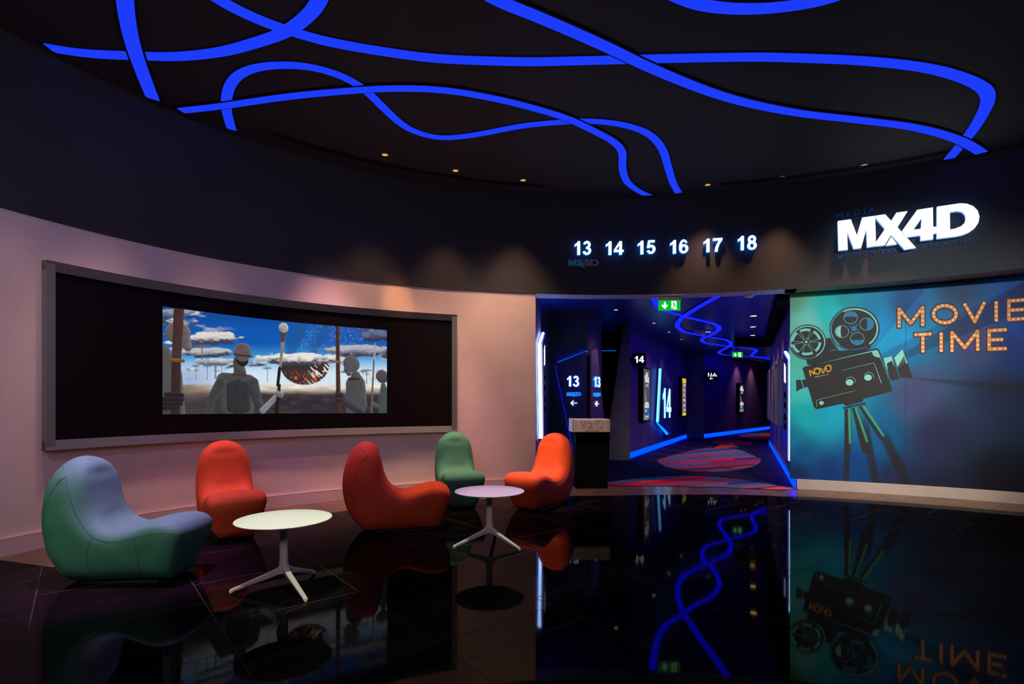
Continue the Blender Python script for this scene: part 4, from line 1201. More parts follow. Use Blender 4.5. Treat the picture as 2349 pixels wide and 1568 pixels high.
    s.stroke([(116, 828), (206, 824)], 4, TL); s.stroke([(162, 832), (188, 908)], 5, TL)
    s.poly([(628, 1119), (662, 1112), (665, 1468), (640, 1468)], TD); s.poly([(692, 1108), (722, 1101), (833, 1448), (812, 1452)], TD); s.poly([(765, 1092), (800, 1083), (998, 1388), (976, 1397)], TD)
    s.stroke([(590, 1124), (806, 1076)], 3, BL)
    s.tf(f).build('camera_highlights', MUR, mats, o, d=0.0165)
    # layer 3: cinema logo on the camera body
    s = Shape()
    s.stroke([(246, 742), (258, 790)], 13, 0, 'round'); s.stroke([(247, 742), (262, 742), (282, 768), (292, 772), (290, 735), (298, 722), (320, 714), (345, 716), (352, 730)], 12, 0, 'round')
    s.ring(322, 745, 34, 34, 12, 0); s.stroke([(352, 722), (368, 722), (372, 745), (378, 764), (392, 750), (398, 715), (410, 695), (430, 686), (450, 688), (462, 702)], 12, 0, 'round')
    s.ring(436, 720, 30, 35, 12, 0, -90, 200, rot=0.2); s.text('novo', (300, 808), (352, 798), 10, 1, bold=0.03); s.text('cinemas', (358, 797), (440, 779), 11, 1)
    s.text('TM', (450, 680), (462, 677), 4, 1)
    s.tf(f).build('cinema_logo', MUR, [M_pyellow, M_pwhite], o, d=0.019)
    # layer 4: bulb lettering
    g = lambda x, y: (2040 + x / 7.602, 670 + y / 7.602)
    letters = [[[(168, 297), (168, 597)], [(168, 297), (370, 545), (578, 268)], [(578, 268), (578, 570)]],
               ['O'],
               [[(1315, 218), (1487, 512), (1650, 192)]],
               [[(1860, 184), (1863, 490)]],
               [[(2082, 155), (2082, 480)], [(2082, 155), (2400, 132)], [(2082, 318), (2380, 300)], [(2082, 480), (2410, 456)]],
               [[(455, 742), (710, 728)], [(582, 738), (582, 1032)]],
               [[(902, 726), (902, 1020)]],
               [[(1090, 706), (1090, 1020)], [(1090, 706), (1312, 968), (1536, 683)], [(1536, 683), (1540, 1000)]],
               [[(1738, 672), (1738, 992)], [(1738, 672), (2022, 655)], [(1738, 832), (1960, 825)], [(1738, 992), (2022, 982)]]]
    for L in letters:
        s = Shape(); t = Shape(); bb = Shape()
        for st in L:
            if st == 'O':
                s.ring(965, 385, 254, 202, 150, 0, n=48); t.ring(965, 385, 228, 178, 62, 0, n=48)
                s.p = []; s.ring(965, 385, 254, 204, 112, 0, n=48)
                for k in range(15):
                    a = 2 * math.pi * (k + 0.5) / 15 - math.pi / 2
                    bb.ell(965 + 198 * math.cos(a), 385 + 155 * math.sin(a), 25, 20, 0, 14)
                continue
            ext = []
            for i, q in enumerate(st):
                q = Vector(q)
                if i == 0: q = q - (Vector(st[1]) - q).normalized() * 42
                elif i == len(st) - 1: q = q + (q - Vector(st[i - 1])).normalized() * 42
                ext.append(tuple(q))
            s.stroke(ext, 98, 0)
            ext = []
            for i, q in enumerate(st):
                q = Vector(q)
                if i == 0: q = q - (Vector(st[1]) - q).normalized() * 22
                elif i == len(st) - 1: q = q + (q - Vector(st[i - 1])).normalized() * 22
                ext.append(tuple(q))
            t.stroke(ext, 62, 0)
            for i in range(len(st) - 1):
                a, b = Vector(st[i]), Vector(st[i + 1]); n = max(1, round((b - a).length / 82))
                for k in range(n + 1):
                    q = a + (b - a) * k / n; bb.ell(q.x, q.y, 25, 20, 0, 14)
        lo = s.tf(g).build('letter', MUR, [M_pdark], o, d=0.0145)
        t.tf(g).build('orange_glow', MUR, [M_porange], lo, d=0.0165)
        bb.tf(g).build('bulbs', MUR, [M_pbulb], lo, d=0.0185)


mural()

# ------------------------------------------------------------------ corridor signs
def text_number(surf, txt, x0, x1, y0, y1, dy, parent, mats, d, depth, name='number'):
    """digits laid between pixel columns with a perspective slope dy at the right end"""
    tot = 1.18
    s = Shape()
    for k, ch in enumerate(txt):
        g = digit_shape(ch)
        for vs, fs, mi in g.p:
            out = []
            for u, v in vs:
                a = (u + k * 0.60 - 0.04) / tot
                x = x0 + (x1 - x0) * a
                yb = y1[0] + (y1[1] - y1[0]) * a; yt = y0[0] + (y0[1] - y0[0]) * a
                out.append((x, yb + (yt - yb) * v))
            s.p.append((out, fs, mi))
    return s.build(name, surf, mats, parent, d=d, depth=depth, step=0)


# big folded sign on the column: 13
o = thing('theatre_sign', 'large folded navy sign panel wrapping the column corner, reading 13 with arrows', 'sign', (COLB[0], COLB[1], 0))
Shape().poly([(1276, 834), (1347.5, 806), (1347.5, 1080), (1328, 1080)]).build('panel_face', S13a, [M_panel], o, d=0.05, depth=0.03, step=0)
Shape().poly([(1347.5, 806), (1361, 800.5), (1367, 856), (1380, 985), (1380, 1060), (1347.5, 1070)]).build('panel_side', S13b, [M_panel2], o, d=0.05, depth=0.03, step=0)
Shape().poly([(1280, 830.8), (1347, 804.8), (1347, 807), (1280, 834)]).build('top_led', S13a, [emat('panel_blue_led', (0.0, 0.05, 1.0), 8.0)], o, d=0.005, depth=0.03, step=0)
Shape().poly([(1274.6, 838), (1276.4, 838), (1325.4, 1070), (1323.6, 1070)]).build('edge_led', S13a, [emat('dim_blue_led', (0.0, 0.02, 1.0), 2.5)], o, d=0.005, depth=0.03, step=0)
DM = [M_digit, M_digitside]
text_number(S13a, '13', 1305, 1333, (862.5, 862), (886, 887), 0, o, DM, 0.085, 0.02)
text_number(S13b, '13', 1352, 1366.5, (863, 864.5), (887, 888.5), 0, o, DM, 0.085, 0.02)
def minilogo(surf, x0, x1, y0, y1, mats, d):
    s = Shape()
    for k, (p, h) in LG.items():
        m = lambda q: (x0 + (q[0] - 175) / 1960 * (x1 - x0), y0 + ((q[1] + (q[0] - 175) * 0.12) - 300) / 640 * (y1 - y0))
        for loop in [p] + h:
            L = [m(q) for q in loop]; s.stroke(L + [L[0]], 1.0, 0)
    s.build('small_logo', surf, mats, o, d=d, depth=0.01, step=0)
mlm = [emat('blue_outline', (0.02, 0.25, 1.0), 1.2)]
minilogo(S13a, 1304, 1336, 898, 909, mlm, 0.085); minilogo(S13b, 1352, 1367.5, 899, 910, mlm, 0.085)
Shape().stroke([(1314, 924), (1327, 924)], 1.8).stroke([(1319, 918.5), (1313.5, 924), (1319, 929.5)], 2.0).build('arrow', S13a, [M_digit], o, d=0.085, depth=0.01, step=0)
Shape().stroke([(1357, 925.5), (1364, 925.5)], 1.8).stroke([(1360, 920), (1356.8, 925.5), (1360, 931)], 2.0).build('arrow', S13b, [M_digit], o, d=0.085, depth=0.01, step=0)

# angular sign 14 on the left corridor wall
o = thing('theatre_sign', 'tall angular backlit panel with a large 14 on the left corridor wall', 'sign', (*SLW.plan(1512), 0))
Shape().poly([(1504.5, 845), (1529.6, 879), (1525.5, 996), (1498, 970)]).build('panel_face', SLW, [M_panel], o, d=0.12, depth=0.05, step=0)
Shape().poly([(1503, 845), (1505.2, 845), (1499, 967), (1496.3, 967)]).build('edge_led', SLW, [emat('cyan_led', (0.10, 0.42, 1.0), 3.0)], o, d=0.10, depth=0.05, step=0)
Shape().poly([(1497, 969), (1499, 968), (1522, 994), (1521, 996.5)]).build('bottom_led', SLW, [M_ledblue], o, d=0.09, depth=0.05, step=0)
text_number(SLW, '14', 1505.5, 1525.5, (889, 892), (958.5, 957), 0, o, [emat('big_digit', (0.5, 0.85, 1.0), 1.6), emat('big_digit_side', (0.0, 0.4, 1.0), 2.0)], 0.175, 0.008)

# projecting box sign 14
o = thing('projecting_sign', 'small square black box sign projecting from the wall, lit number 14', 'sign', (*SP.plan(1465), 0))
SQ = SurfLine((1.0, 12.3), (6.0, 12.3))
Shape().poly([(1450.5, 809.5), (1480, 810), (1480, 839), (1450.5, 840)]).build('sign_box', SQ, [M_black], o, d=0.0, depth=0.08, step=0)
Shape().poly([(1441, 820), (1451, 820), (1451, 831), (1441, 831)]).build('bracket', SQ, [M_black], o, d=0.02, depth=0.04, step=0)
text_number(SQ, '14', 1454.5, 1475.5, (817, 816.5), (832.3, 832), 0, o, DM, 0.082, 0.01)

# restroom box sign
o = thing('projecting_sign', 'small black box sign with lit restroom pictograms and a left arrow', 'sign', (*SFW.plan(1632), 0))
SR = SurfLine((5.0, 19.3), (12.0, 19.3))
Shape().poly([(1619.5, 849.5), (1644, 849.5), (1644, 873.5), (1619.5, 873.5)]).build('sign_box', SR, [M_black], o, d=0.0, depth=0.1, step=0)
Shape().poly([(1614, 858), (1620, 858), (1620, 867), (1614, 867)]).build('bracket', SR, [M_black], o, d=0.02, depth=0.05, step=0)
s = Shape()
s.ell(1622.8, 855.3, 1.1, 1.1); s.stroke([(1622.8, 856.5), (1622.8, 863.5)], 1.6); s.stroke([(1621, 859), (1624.6, 859)], 1.2)
s.ell(1629.3, 856, 1, 1); s.stroke([(1629.3, 857), (1629.5, 860.5), (1632, 861)], 1.2); s.ring(1629, 861.5, 3, 2.6, 0.9, 0, 20, 320)
s.ell(1636.5, 856, 1.1, 1.1); s.stroke([(1634, 863.5), (1634.5, 859), (1637, 858), (1641.5, 862)], 1.4); s.stroke([(1636, 859), (1636.4, 863)], 1.1); s.stroke([(1639, 862.5), (1642, 862.5)], 1.6)
s.stroke([(1626.5, 868), (1633, 868)], 1.3); s.stroke([(1628.5, 866.2), (1626, 868), (1628.5, 869.8)], 1.4)
s.build('pictograms', SR, [M_digit, M_digitside], o, d=0.102, depth=0.01, step=0)

# exit signs
def exit_sign(Z, x0, x1, yt, y0, y1, label):
    S = SurfLine((-10, Z), (10, Z))
    o = thing('exit_sign', label, 'exit sign', (*S.plan((x0 + x1) / 2), EYE + (HY - y1) / F * Z), group='green exit signs')
    w = x1 - x0
    Shape().poly([(x0 - 0.03 * w, yt), (x1 + 0.03 * w, yt), (x1 + 0.03 * w, y0 - 0.02 * w), (x1 - 0.01 * w, y0), (x0 + 0.01 * w, y0), (x0 - 0.03 * w, y0 - 0.02 * w)]).build('bracket', S, [M_plastic], o, d=-0.03, depth=0.06, step=0)
    Shape().poly([(x0, y0), (x1, y0), (x1, y1), (x0, y1)]).build('panel', S, [M_exitg, M_plastic], o, d=-0.008, depth=0.016, step=0)
    Shape().poly([(x0 - 0.4, y1 - 0.3), (x1 + 0.4, y1 - 0.3), (x1 + 0.4, y1 + 0.5), (x0 - 0.4, y1 + 0.5)]).build('edge_trim', S, [M_plastic], o, d=-0.01, depth=0.02, step=0)
    h = y1 - y0
    m = lambda u, v: (x0 + u * w, y0 + v * h)
    s = Shape()
    s.poly([(0.25, 0.15), (0.33, 0.15), (0.33, 0.50), (0.41, 0.36), (0.41, 0.56), (0.29, 0.84), (0.16, 0.56), (0.16, 0.36), (0.25, 0.50)])
    s.poly([(0.59, 0.06), (0.82, 0.06), (0.82, 0.62), (0.84, 0.86), (0.70, 0.86), (0.59, 0.80)])
    s.tf(m).build('white_symbols', S, [M_exitw], o, d=0.0085, depth=0.001, step=0)
    s = Shape()
    s.ell(0.70, 0.20, 0.035, 0.07); s.stroke([(0.70, 0.28), (0.72, 0.52)], 0.06); s.stroke([(0.72, 0.50), (0.67, 0.66), (0.64, 0.84)], 0.035); s.stroke([(0.72, 0.52), (0.77, 0.62), (0.83, 0.62)], 0.035)
    s.stroke([(0.70, 0.30), (0.64, 0.40), (0.59, 0.34)], 0.03); s.stroke([(0.72, 0.30), (0.78, 0.36), (0.79, 0.46)], 0.03)
    s.tf(m).build('running_figure', S, [M_exitg], o, d=0.0100, depth=0.001, step=0)
exit_sign(8.32, 1510, 1560.5, 680, 689, 712.5, 'green lit exit sign with arrow and running figure hanging at the corridor mouth')
exit_sign(17.3, 1679.5, 1703.5, 802.5, 807.5, 819.5, 'smaller green lit exit sign hanging farther down the corridor')
for xx_, Z in ((1681, 17.3), (1702, 17.3)):
    pass
# rods up to the corridor ceiling for the far sign
o = [q for q in COL.objects if q.name.startswith('exit_sign')][-1]
for X in (6.98 + 0.16, 7.26 + 0.1):
    box('rod', (X, X + 0.012, 17.29, 17.302, 2.97, ZK), M_plastic, o)

# LED framed info panels at the corridor mouth
def led_panel(quad, n, off, th, label, side):
    """quad: world (x, y, z) corners near-top, far-top, far-bottom, near-bottom on the wall plane"""
    q = [Vector(a) for a in quad]; n = Vector((n[0], n[1], 0)).normalized()
    c = sum(q, Vector()) / 4
    o = thing('info_sign', label, 'sign', (c.x, c.y, 0))
    def slab(name, p, d0, d1, m):
        v = [a + n * d0 for a in p] + [a + n * d1 for a in p]; k = len(p)
        f = [tuple(range(k))[::-1], tuple(range(k, 2 * k))] + [(i, (i + 1) % k, (i + 1) % k + k, i + k) for i in range(k)]
        return mk(name, v, f, m, o)
    slab('panel_face', q, off, off + th, pmat('blue_sign_face', (0.03, 0.08, 0.42), 0.35))
    t = (q[0] - q[1]).normalized()
    e = [q[0], q[3], q[3] - t * -0.02, q[0] - t * -0.02]
    slab('edge_led', [q[0], q[0] + (q[0] - q[1]).normalized() * 0.02, q[3] + (q[0] - q[1]).normalized() * 0.02, q[3]], off - 0.055, off - 0.005, M_led)
    slab('top_led', [q[0] + Vector((0, 0, 0.015)), q[1] + Vector((0, 0, 0.015)), q[1], q[0]], off - 0.04, off - 0.005, M_led)
    slab('edge_strip', [q[0], q[0] + (q[0] - q[1]).normalized() * 0.012, q[3] + (q[0] - q[1]).normalized() * 0.012, q[3]], off, off + th, M_kiosk)
    fm = lambda u, v: q[0] * (1 - u) * (1 - v) + q[1] * u * (1 - v) + q[2] * u * v + q[3] * (1 - u) * v
    slab('lit_number', [fm(0.35, 0.10), fm(0.6, 0.08), fm(0.6, 0.26), fm(0.35, 0.26)], off + th, off + th + 0.008, M_digit)
    for v0 in (0.36, 0.46, 0.58, 0.67):
        slab('dark_icon', [fm(0.3, v0), fm(0.6, v0), fm(0.6, v0 + 0.05), fm(0.3, v0 + 0.05)], off + th, off + th + 0.012, M_black)
    return o
rn = RET.n
def retp(Z, z): t = (Z - PW.y) / (P1.y - PW.y); return (PW.x + (P1.x - PW.x) * t, Z, z)
nn = Vector((P1.y - PW.y, -(P1.x - PW.x)))
led_panel([retp(8.45, 2.23), retp(9.7, 2.55), retp(9.7, 0.62), retp(8.95, 0.70)], (nn.x, nn.y), 0.07, 0.025, 'blue sign panel with bright LED edge on the left side of the corridor mouth', 1)
def rwp(Z, z): t = (Z - RWA[1]) / (RWB[1] - RWA[1]); return (RWA[0] + (RWB[0] - RWA[0]) * t, Z, z)
led_panel([rwp(8.35, 1.96), rwp(9.4, 2.18), rwp(9.4, 0.40), rwp(8.35, 0.39)], (-(RWB[1] - RWA[1]), RWB[0] - RWA[0]), 0.075, 0.02, 'blue sign panel with bright white LED edge beside the mural corner', -1)

# poster frames on the right corridor wall
nr = Vector((-(RWB[1] - RWA[1]), RWB[0] - RWA[0], 0)).normalized()
for k, (Z0, w, lb) in enumerate(((10.95, 0.9, 'nearest thick poster frame on the right corridor wall, blue-lit side'), (12.7, 0.85, 'second poster frame along the right corridor wall'),
                          (14.2, 0.7, 'third poster frame along the right corridor wall'), (15.5, 0.7, 'farthest poster frame on the right corridor wall'))):
    a = Vector(rwp(Z0, 0)); t = (Vector(rwp(Z0 + 1, 0)) - a).normalized()
    o = thing('framed_poster', lb, 'poster frame', tuple(a + Vector((0, 0, 0.81))), group='poster frames on the right corridor wall')
    def pr(name, s0, s1, d0, d1, z0, z1, m):
        v = [a + t * s + nr * d + Vector((0, 0, z)) for z in (z0, z1) for s, d in ((s0, d0), (s1, d0), (s1, d1), (s0, d1))]
        mk(name, v, [(0, 3, 2, 1), (4, 5, 6, 7), (0, 1, 5, 4), (1, 2, 6, 5), (2, 3, 7, 6), (3, 0, 4, 7)], m, o)
    fm_ = pmat('frame_bronze', (0.26, 0.25, 0.28), 0.4)
    pr('frame_stile', 0, 0.08, 0, 0.10, 0.81, 2.18, fm_); pr('frame_stile', w - 0.08, w, 0, 0.10, 0.81, 2.18, fm_)
    pr('frame_rail', 0.08, w - 0.08, 0, 0.10, 2.10, 2.18, fm_); pr('frame_rail', 0.08, w - 0.08, 0, 0.10, 0.81, 0.89, fm_)
    pr('poster', 0.08, w - 0.08, 0.0, 0.07, 0.89, 2.10, pmat('dark_poster', (0.12, 0.10, 0.09), 0.4, noise=0.6, nscale=6))

# light box posters
def quadmap(q):
    (ax, ay), (bx, by), (cx, cy), (dx, dy) = q
    return lambda u, v: ((ax * (1 - u) + bx * u) * (1 - v) + (dx * (1 - u) + cx * u) * v, (ay * (1 - u) + by * u) * (1 - v) + (dy * (1 - u) + cy * u) * v)


def cup_poster(surf, q, bg, label, fq):
    o = thing('poster_light_box', label, 'poster', (*surf.plan(q[0][0]), 0), group='backlit posters in the corridor')
    Shape().poly(fq).build('light_box', surf, [M_black], o, d=0.0, depth=0.10, step=0)
    m = quadmap(q)
    Shape().poly([(0, 0), (1, 0), (1, 1), (0, 1)]).tf(m).build('poster_sheet', surf, [bg], o, d=0.102, depth=0.002, step=0)
    s = Shape()
    # hand-lettered title in two lines and two lines of small type
    for p in ([(0.36, 0.07), (0.42, 0.12), (0.34, 0.13)], [(0.48, 0.075), (0.5, 0.13), (0.6, 0.12), (0.58, 0.08)], [(0.66, 0.06), (0.66, 0.13)], [(0.15, 0.17), (0.3, 0.15), (0.24, 0.22)], [(0.36, 0.16), (0.36, 0.23), (0.5, 0.18), (0.5, 0.24)],
              [(0.58, 0.18), (0.7, 0.18), (0.6, 0.23), (0.74, 0.23)], [(0.82, 0.15), (0.8, 0.24)], [(0.2, 0.22), (0.86, 0.235)]):
        s.stroke([(a, b) for a, b in p], 0.07)
    s.tf(lambda x, y: (x, y)); s2 = Shape()
    s2.stroke([(0.3, 0.305), (0.75, 0.305)], 0.014).stroke([(0.26, 0.335), (0.78, 0.335)], 0.014)
    s.p += s2.p
    for k in range(26):
        a, b = random.random() * 0.86 + 0.07, 0.93 + random.random() * 0.06
        s.ell(a, b, 0.035, 0.006, 0, 6)
    for c, r, w in ((0.715, 0.38, 0.10), (0.70, 0.26, 0.08), (0.69, 0.12, 0.10)): s.ring(0.5, c, r, r * 0.20, w * 0.5, 0)
    s.ring(0.5, 0.89, 0.36, 0.045, 0.04, 0, 0, 180)
    s.tf(m).build('white_print', surf, [M_postw], o, d=0.106, depth=0.001, step=0)
    Shape().poly([(0.2, 0.38), (0.3, 0.45), (0.45, 0.62), (0.28, 0.64)]).tf(m).build('orange_print', surf, [M_posto], o, d=0.1055, depth=0.001, step=0)
    c = Shape().poly([(0.14, 0.76), (0.86, 0.76), (0.8, 0.91), (0.2, 0.91)]).tf(m).build('cup_print', surf, [M_postb], o, d=0.108, depth=0.001, step=0)
    Shape().poly([(0.22, 0.785), (0.5, 0.785), (0.45, 0.84), (0.24, 0.84)]).tf(m).build('yellow_print', surf, [M_posty], o, d=0.110, depth=0.001, step=0)


def yellow_poster(surf, q, label, fq):
    o = thing('poster_light_box', label, 'poster', (*surf.plan(q[0][0]), 0), group='backlit posters in the corridor')
    Shape().poly(fq).build('light_box', surf, [M_black], o, d=0.0, depth=0.10, step=0)
    m = quadmap(q)
    Shape().poly([(0, 0), (1, 0), (1, 1), (0, 1)]).tf(m).build('poster_sheet', surf, [M_postm], o, d=0.102, depth=0.002, step=0)
    Shape().poly([(0, 0), (1, 0), (1, 0.12), (0, 0.12)]).poly([(0, 0.93), (1, 0.93), (1, 1), (0, 1)]).tf(m).build('yellow_band', surf, [M_posty], o, d=0.106, depth=0.001, step=0)
    s = Shape()
    rr = random.Random(5)
    for k in range(16):
        b = 0.16 + k * 0.046; s.stroke([(0.15 + rr.random() * 0.3, b), (0.6 + rr.random() * 0.3, b + rr.random() * 0.02)], 0.02 + rr.random() * 0.02, k % 3)
    s.tf(m).build('picture_print', surf, [M_postw, M_posto, M_postg], o, d=0.106, depth=0.001, step=0)


cup_poster(SLW, [(1467, 845), (1481.3, 848), (1481.3, 962), (1466.5, 964.5)], M_postg, 'grey backlit cup poster on the left corridor wall beside the big 14', [(1464, 841), (1482.5, 845), (1482.5, 965), (1464, 968)])
yellow_poster(SLW, [(1558, 867), (1566.5, 868.5), (1566.5, 952), (1558, 953)], 'yellow-banded backlit poster on the left corridor wall, right of the big 14', [(1556.5, 863), (1567.5, 866), (1567.5, 954), (1556.5, 956)])
cup_poster(SFW, [(1690, 880), (1701, 880.5), (1701, 944), (1690, 945)], M_postn, 'dark backlit cup poster on the far corridor wall', [(1688.5, 878), (1702, 879), (1702, 945.5), (1688.5, 947)])
yellow_poster(SFW, [(1761, 885), (1770, 886), (1770, 943), (1761, 943.5)], 'yellow-banded backlit poster at the far right end of the corridor', [(1759.5, 883.5), (1771, 884.5), (1771, 944), (1759.5, 945)])

# ceiling devices
p = flat(1709, 680, ZS)
v, f = lathe([(0.001, -0.045), (0.05, -0.04), (0.075, -0.02), (0.085, 0.0)], 28, (p.x, 8.20, ZS))
tag(mk('smoke_detector', v, f, M_plastic, smooth=True), 'round cream smoke detector under the corridor soffit near the mural', 'smoke detector')
p = flat(1612, 757, ZK)
o = thing('access_point', 'pale flat wireless box under the corridor ceiling between the blue ribbons', 'ceiling device', (p.x, p.y, ZK))
box('case', (p.x - 0.2, p.x + 0.2, p.y - 0.05, p.y + 0.05, ZK - 0.07, ZK), M_plastic, o, bevel=0.01)
box('indicator', (p.x + 0.05, p.x + 0.18, p.y - 0.055, p.y - 0.05, ZK - 0.06, ZK - 0.045), emat('blue_indicator', (0.2, 0.4, 1), 1.5), o)
p2 = flat(1614, 765, ZK)
v, f = lathe([(0.001, -0.05), (0.05, -0.045), (0.07, -0.02), (0.08, 0.0)], 24, (p2.x, p2.y, ZK))
tag(mk('smoke_detector', v, f, M_plastic, smooth=True), 'small round detector on the corridor ceiling just behind the pale flat box', 'smoke detector')
p = flat(1677, 801, ZK)
o = thing('security_camera', 'dark dome camera on the corridor ceiling left of the farther exit sign', 'camera', (p.x, p.y, ZK))
v, f = lathe([(0.001, -0.14), (0.06, -0.13), (0.09, -0.09), (0.09, -0.05), (0.05, 0.0)], 24, p); mk('dome', v, f, pmat('camera_grey', (0.2, 0.2, 0.24), 0.3), o, smooth=True)
v, f = lathe([(0.001, -0.12), (0.05, -0.11), (0.07, -0.07), (0.04, 0.0)], 20, (p.x + 0.22, p.y, ZK)); mk('second_dome', v, f, M_black, o, smooth=True)
o = thing('alarm_beacon', 'small red alarm beacon on the right corridor wall near the ceiling', 'alarm', rwp(15.3, 2.95))
q = Vector(rwp(15.3, 2.96)) + nr * 0.09
v, f = lathe([(0.001, -0.06), (0.05, -0.05), (0.07, 0.0), (0.05, 0.05), (0.001, 0.06)], 20, q); mk('lens', v, f, M_red, o, smooth=True)
q0 = Vector(rwp(15.3, 2.96)); box('base', (q0.x - 0.12, q0.x + 0.02, q0.y - 0.05, q0.y + 0.05, 2.92, 3.0), M_black, o)
a = Vector(rwp(15.0, 0)); 
o = tag(box('curtain_box', (a.x - 1.0, a.x - 0.05, 15.0, 15.2, 2.86, ZK), M_black), 'dark boxed beam end under the corridor ceiling by the right wall', 'ceiling box')
v = [Vector(rwp(8.5, ZK)) , Vector(rwp(15.8, ZK)), Vector(rwp(15.8, ZK)) + nr * 0.22, Vector(rwp(8.5, ZK)) + nr * 0.22]
v = v + [x - Vector((0, 0, 0.16)) for x in v]
mk('trim_beam_right', v, [(0, 1, 2, 3), (7, 6, 5, 4), (0, 4, 5, 1), (1, 5, 6, 2), (2, 6, 7, 3), (3, 7, 4, 0)], M_black, kind='structure')

# ------------------------------------------------------------------ podium
def podium():
    o = thing('podium', 'black podium with a pale stone head engraved with the cinema logo', 'podium', (1.19, 8.2, 0))
    box('column', (0.96, 1.435, 8.05, 8.40, 0, 0.86), M_black, o, bevel=0.004)
    S = SurfLine((-5, 7.98), (5, 7.98))
    box('head', (0.895, 1.465, 7.98, 8.44, 0.853, 1.045), M_kiosk, o, bevel=0.006)
    box('edge_tab', (0.90, 0.925, 8.40, 8.44, 1.045, 1.052), M_kiosk, o)
    box('edge_tab', (1.36, 1.39, 8.40, 8.44, 1.045, 1.052), M_kiosk, o)
    f = lambda x, y: (1290 + x / 8.71, 950 + y / 8.71)
    def strokes(w):
        s = Shape()
        s.stroke([(375, 150), (388, 135), (380, 160), (385, 220), (395, 270), (410, 255), (405, 215), (415, 205), (432, 240), (440, 245), (438, 190), (455, 150), (490, 130)], w, 0, 'round')
        s.ring(520, 210, 55, 68, w, 0, 20, 340); s.stroke([(520, 165), (560, 170), (575, 200), (570, 240), (545, 270)], w, 0, 'round')
        s.stroke([(580, 200), (590, 265), (600, 275), (640, 190), (690, 140), (740, 125), (790, 140), (812, 185), (800, 240), (765, 272), (720, 270), (695, 240), (700, 195), (725, 165)], w, 0, 'round')
        return s
    strokes(19).tf(f).build('logo_painted_shade', S, [M_kioskshade], o, d=0.001, step=0)  # groove shadow painted as flat dark strokes
    strokes(13).tf(lambda x, y: f(x + 5, y + 5)).build('logo_painted_highlight', S, [pmat('stone_painted_highlight', (0.80, 0.66, 0.54), 0.5)], o, d=0.002, step=0)  # painted highlight: pale strokes shifted against the dark ones
    Shape().text('novo cinemas', (455, 332), (725, 332), 26).tf(f).build('engraved_text', S, [M_kioskshade], o, d=0.0, depth=0.003, step=0)
podium()

# ------------------------------------------------------------------ lounge chairs
PROF = [(-0.33, 0.0), (-0.42, 0.045), (-0.50, 0.14), (-0.555, 0.26), (-0.58, 0.40), (-0.578, 0.53), (-0.55, 0.66), (-0.50, 0.77), (-0.445, 0.84), (-0.38, 0.872), (-0.315, 0.862), (-0.262, 0.815), (-0.228, 0.73), (-0.205, 0.62),
        (-0.17, 0.51), (-0.11, 0.42), (-0.03, 0.375), (0.06, 0.372), (0.15, 0.395), (0.25, 0.422), (0.34, 0.430), (0.42, 0.415), (0.468, 0.375), (0.478, 0.32), (0.46, 0.25), (0.42, 0.14), (0.385, 0.045), (0.34, 0.0), (0.15, -0.0), (-0.10, -0.0)]


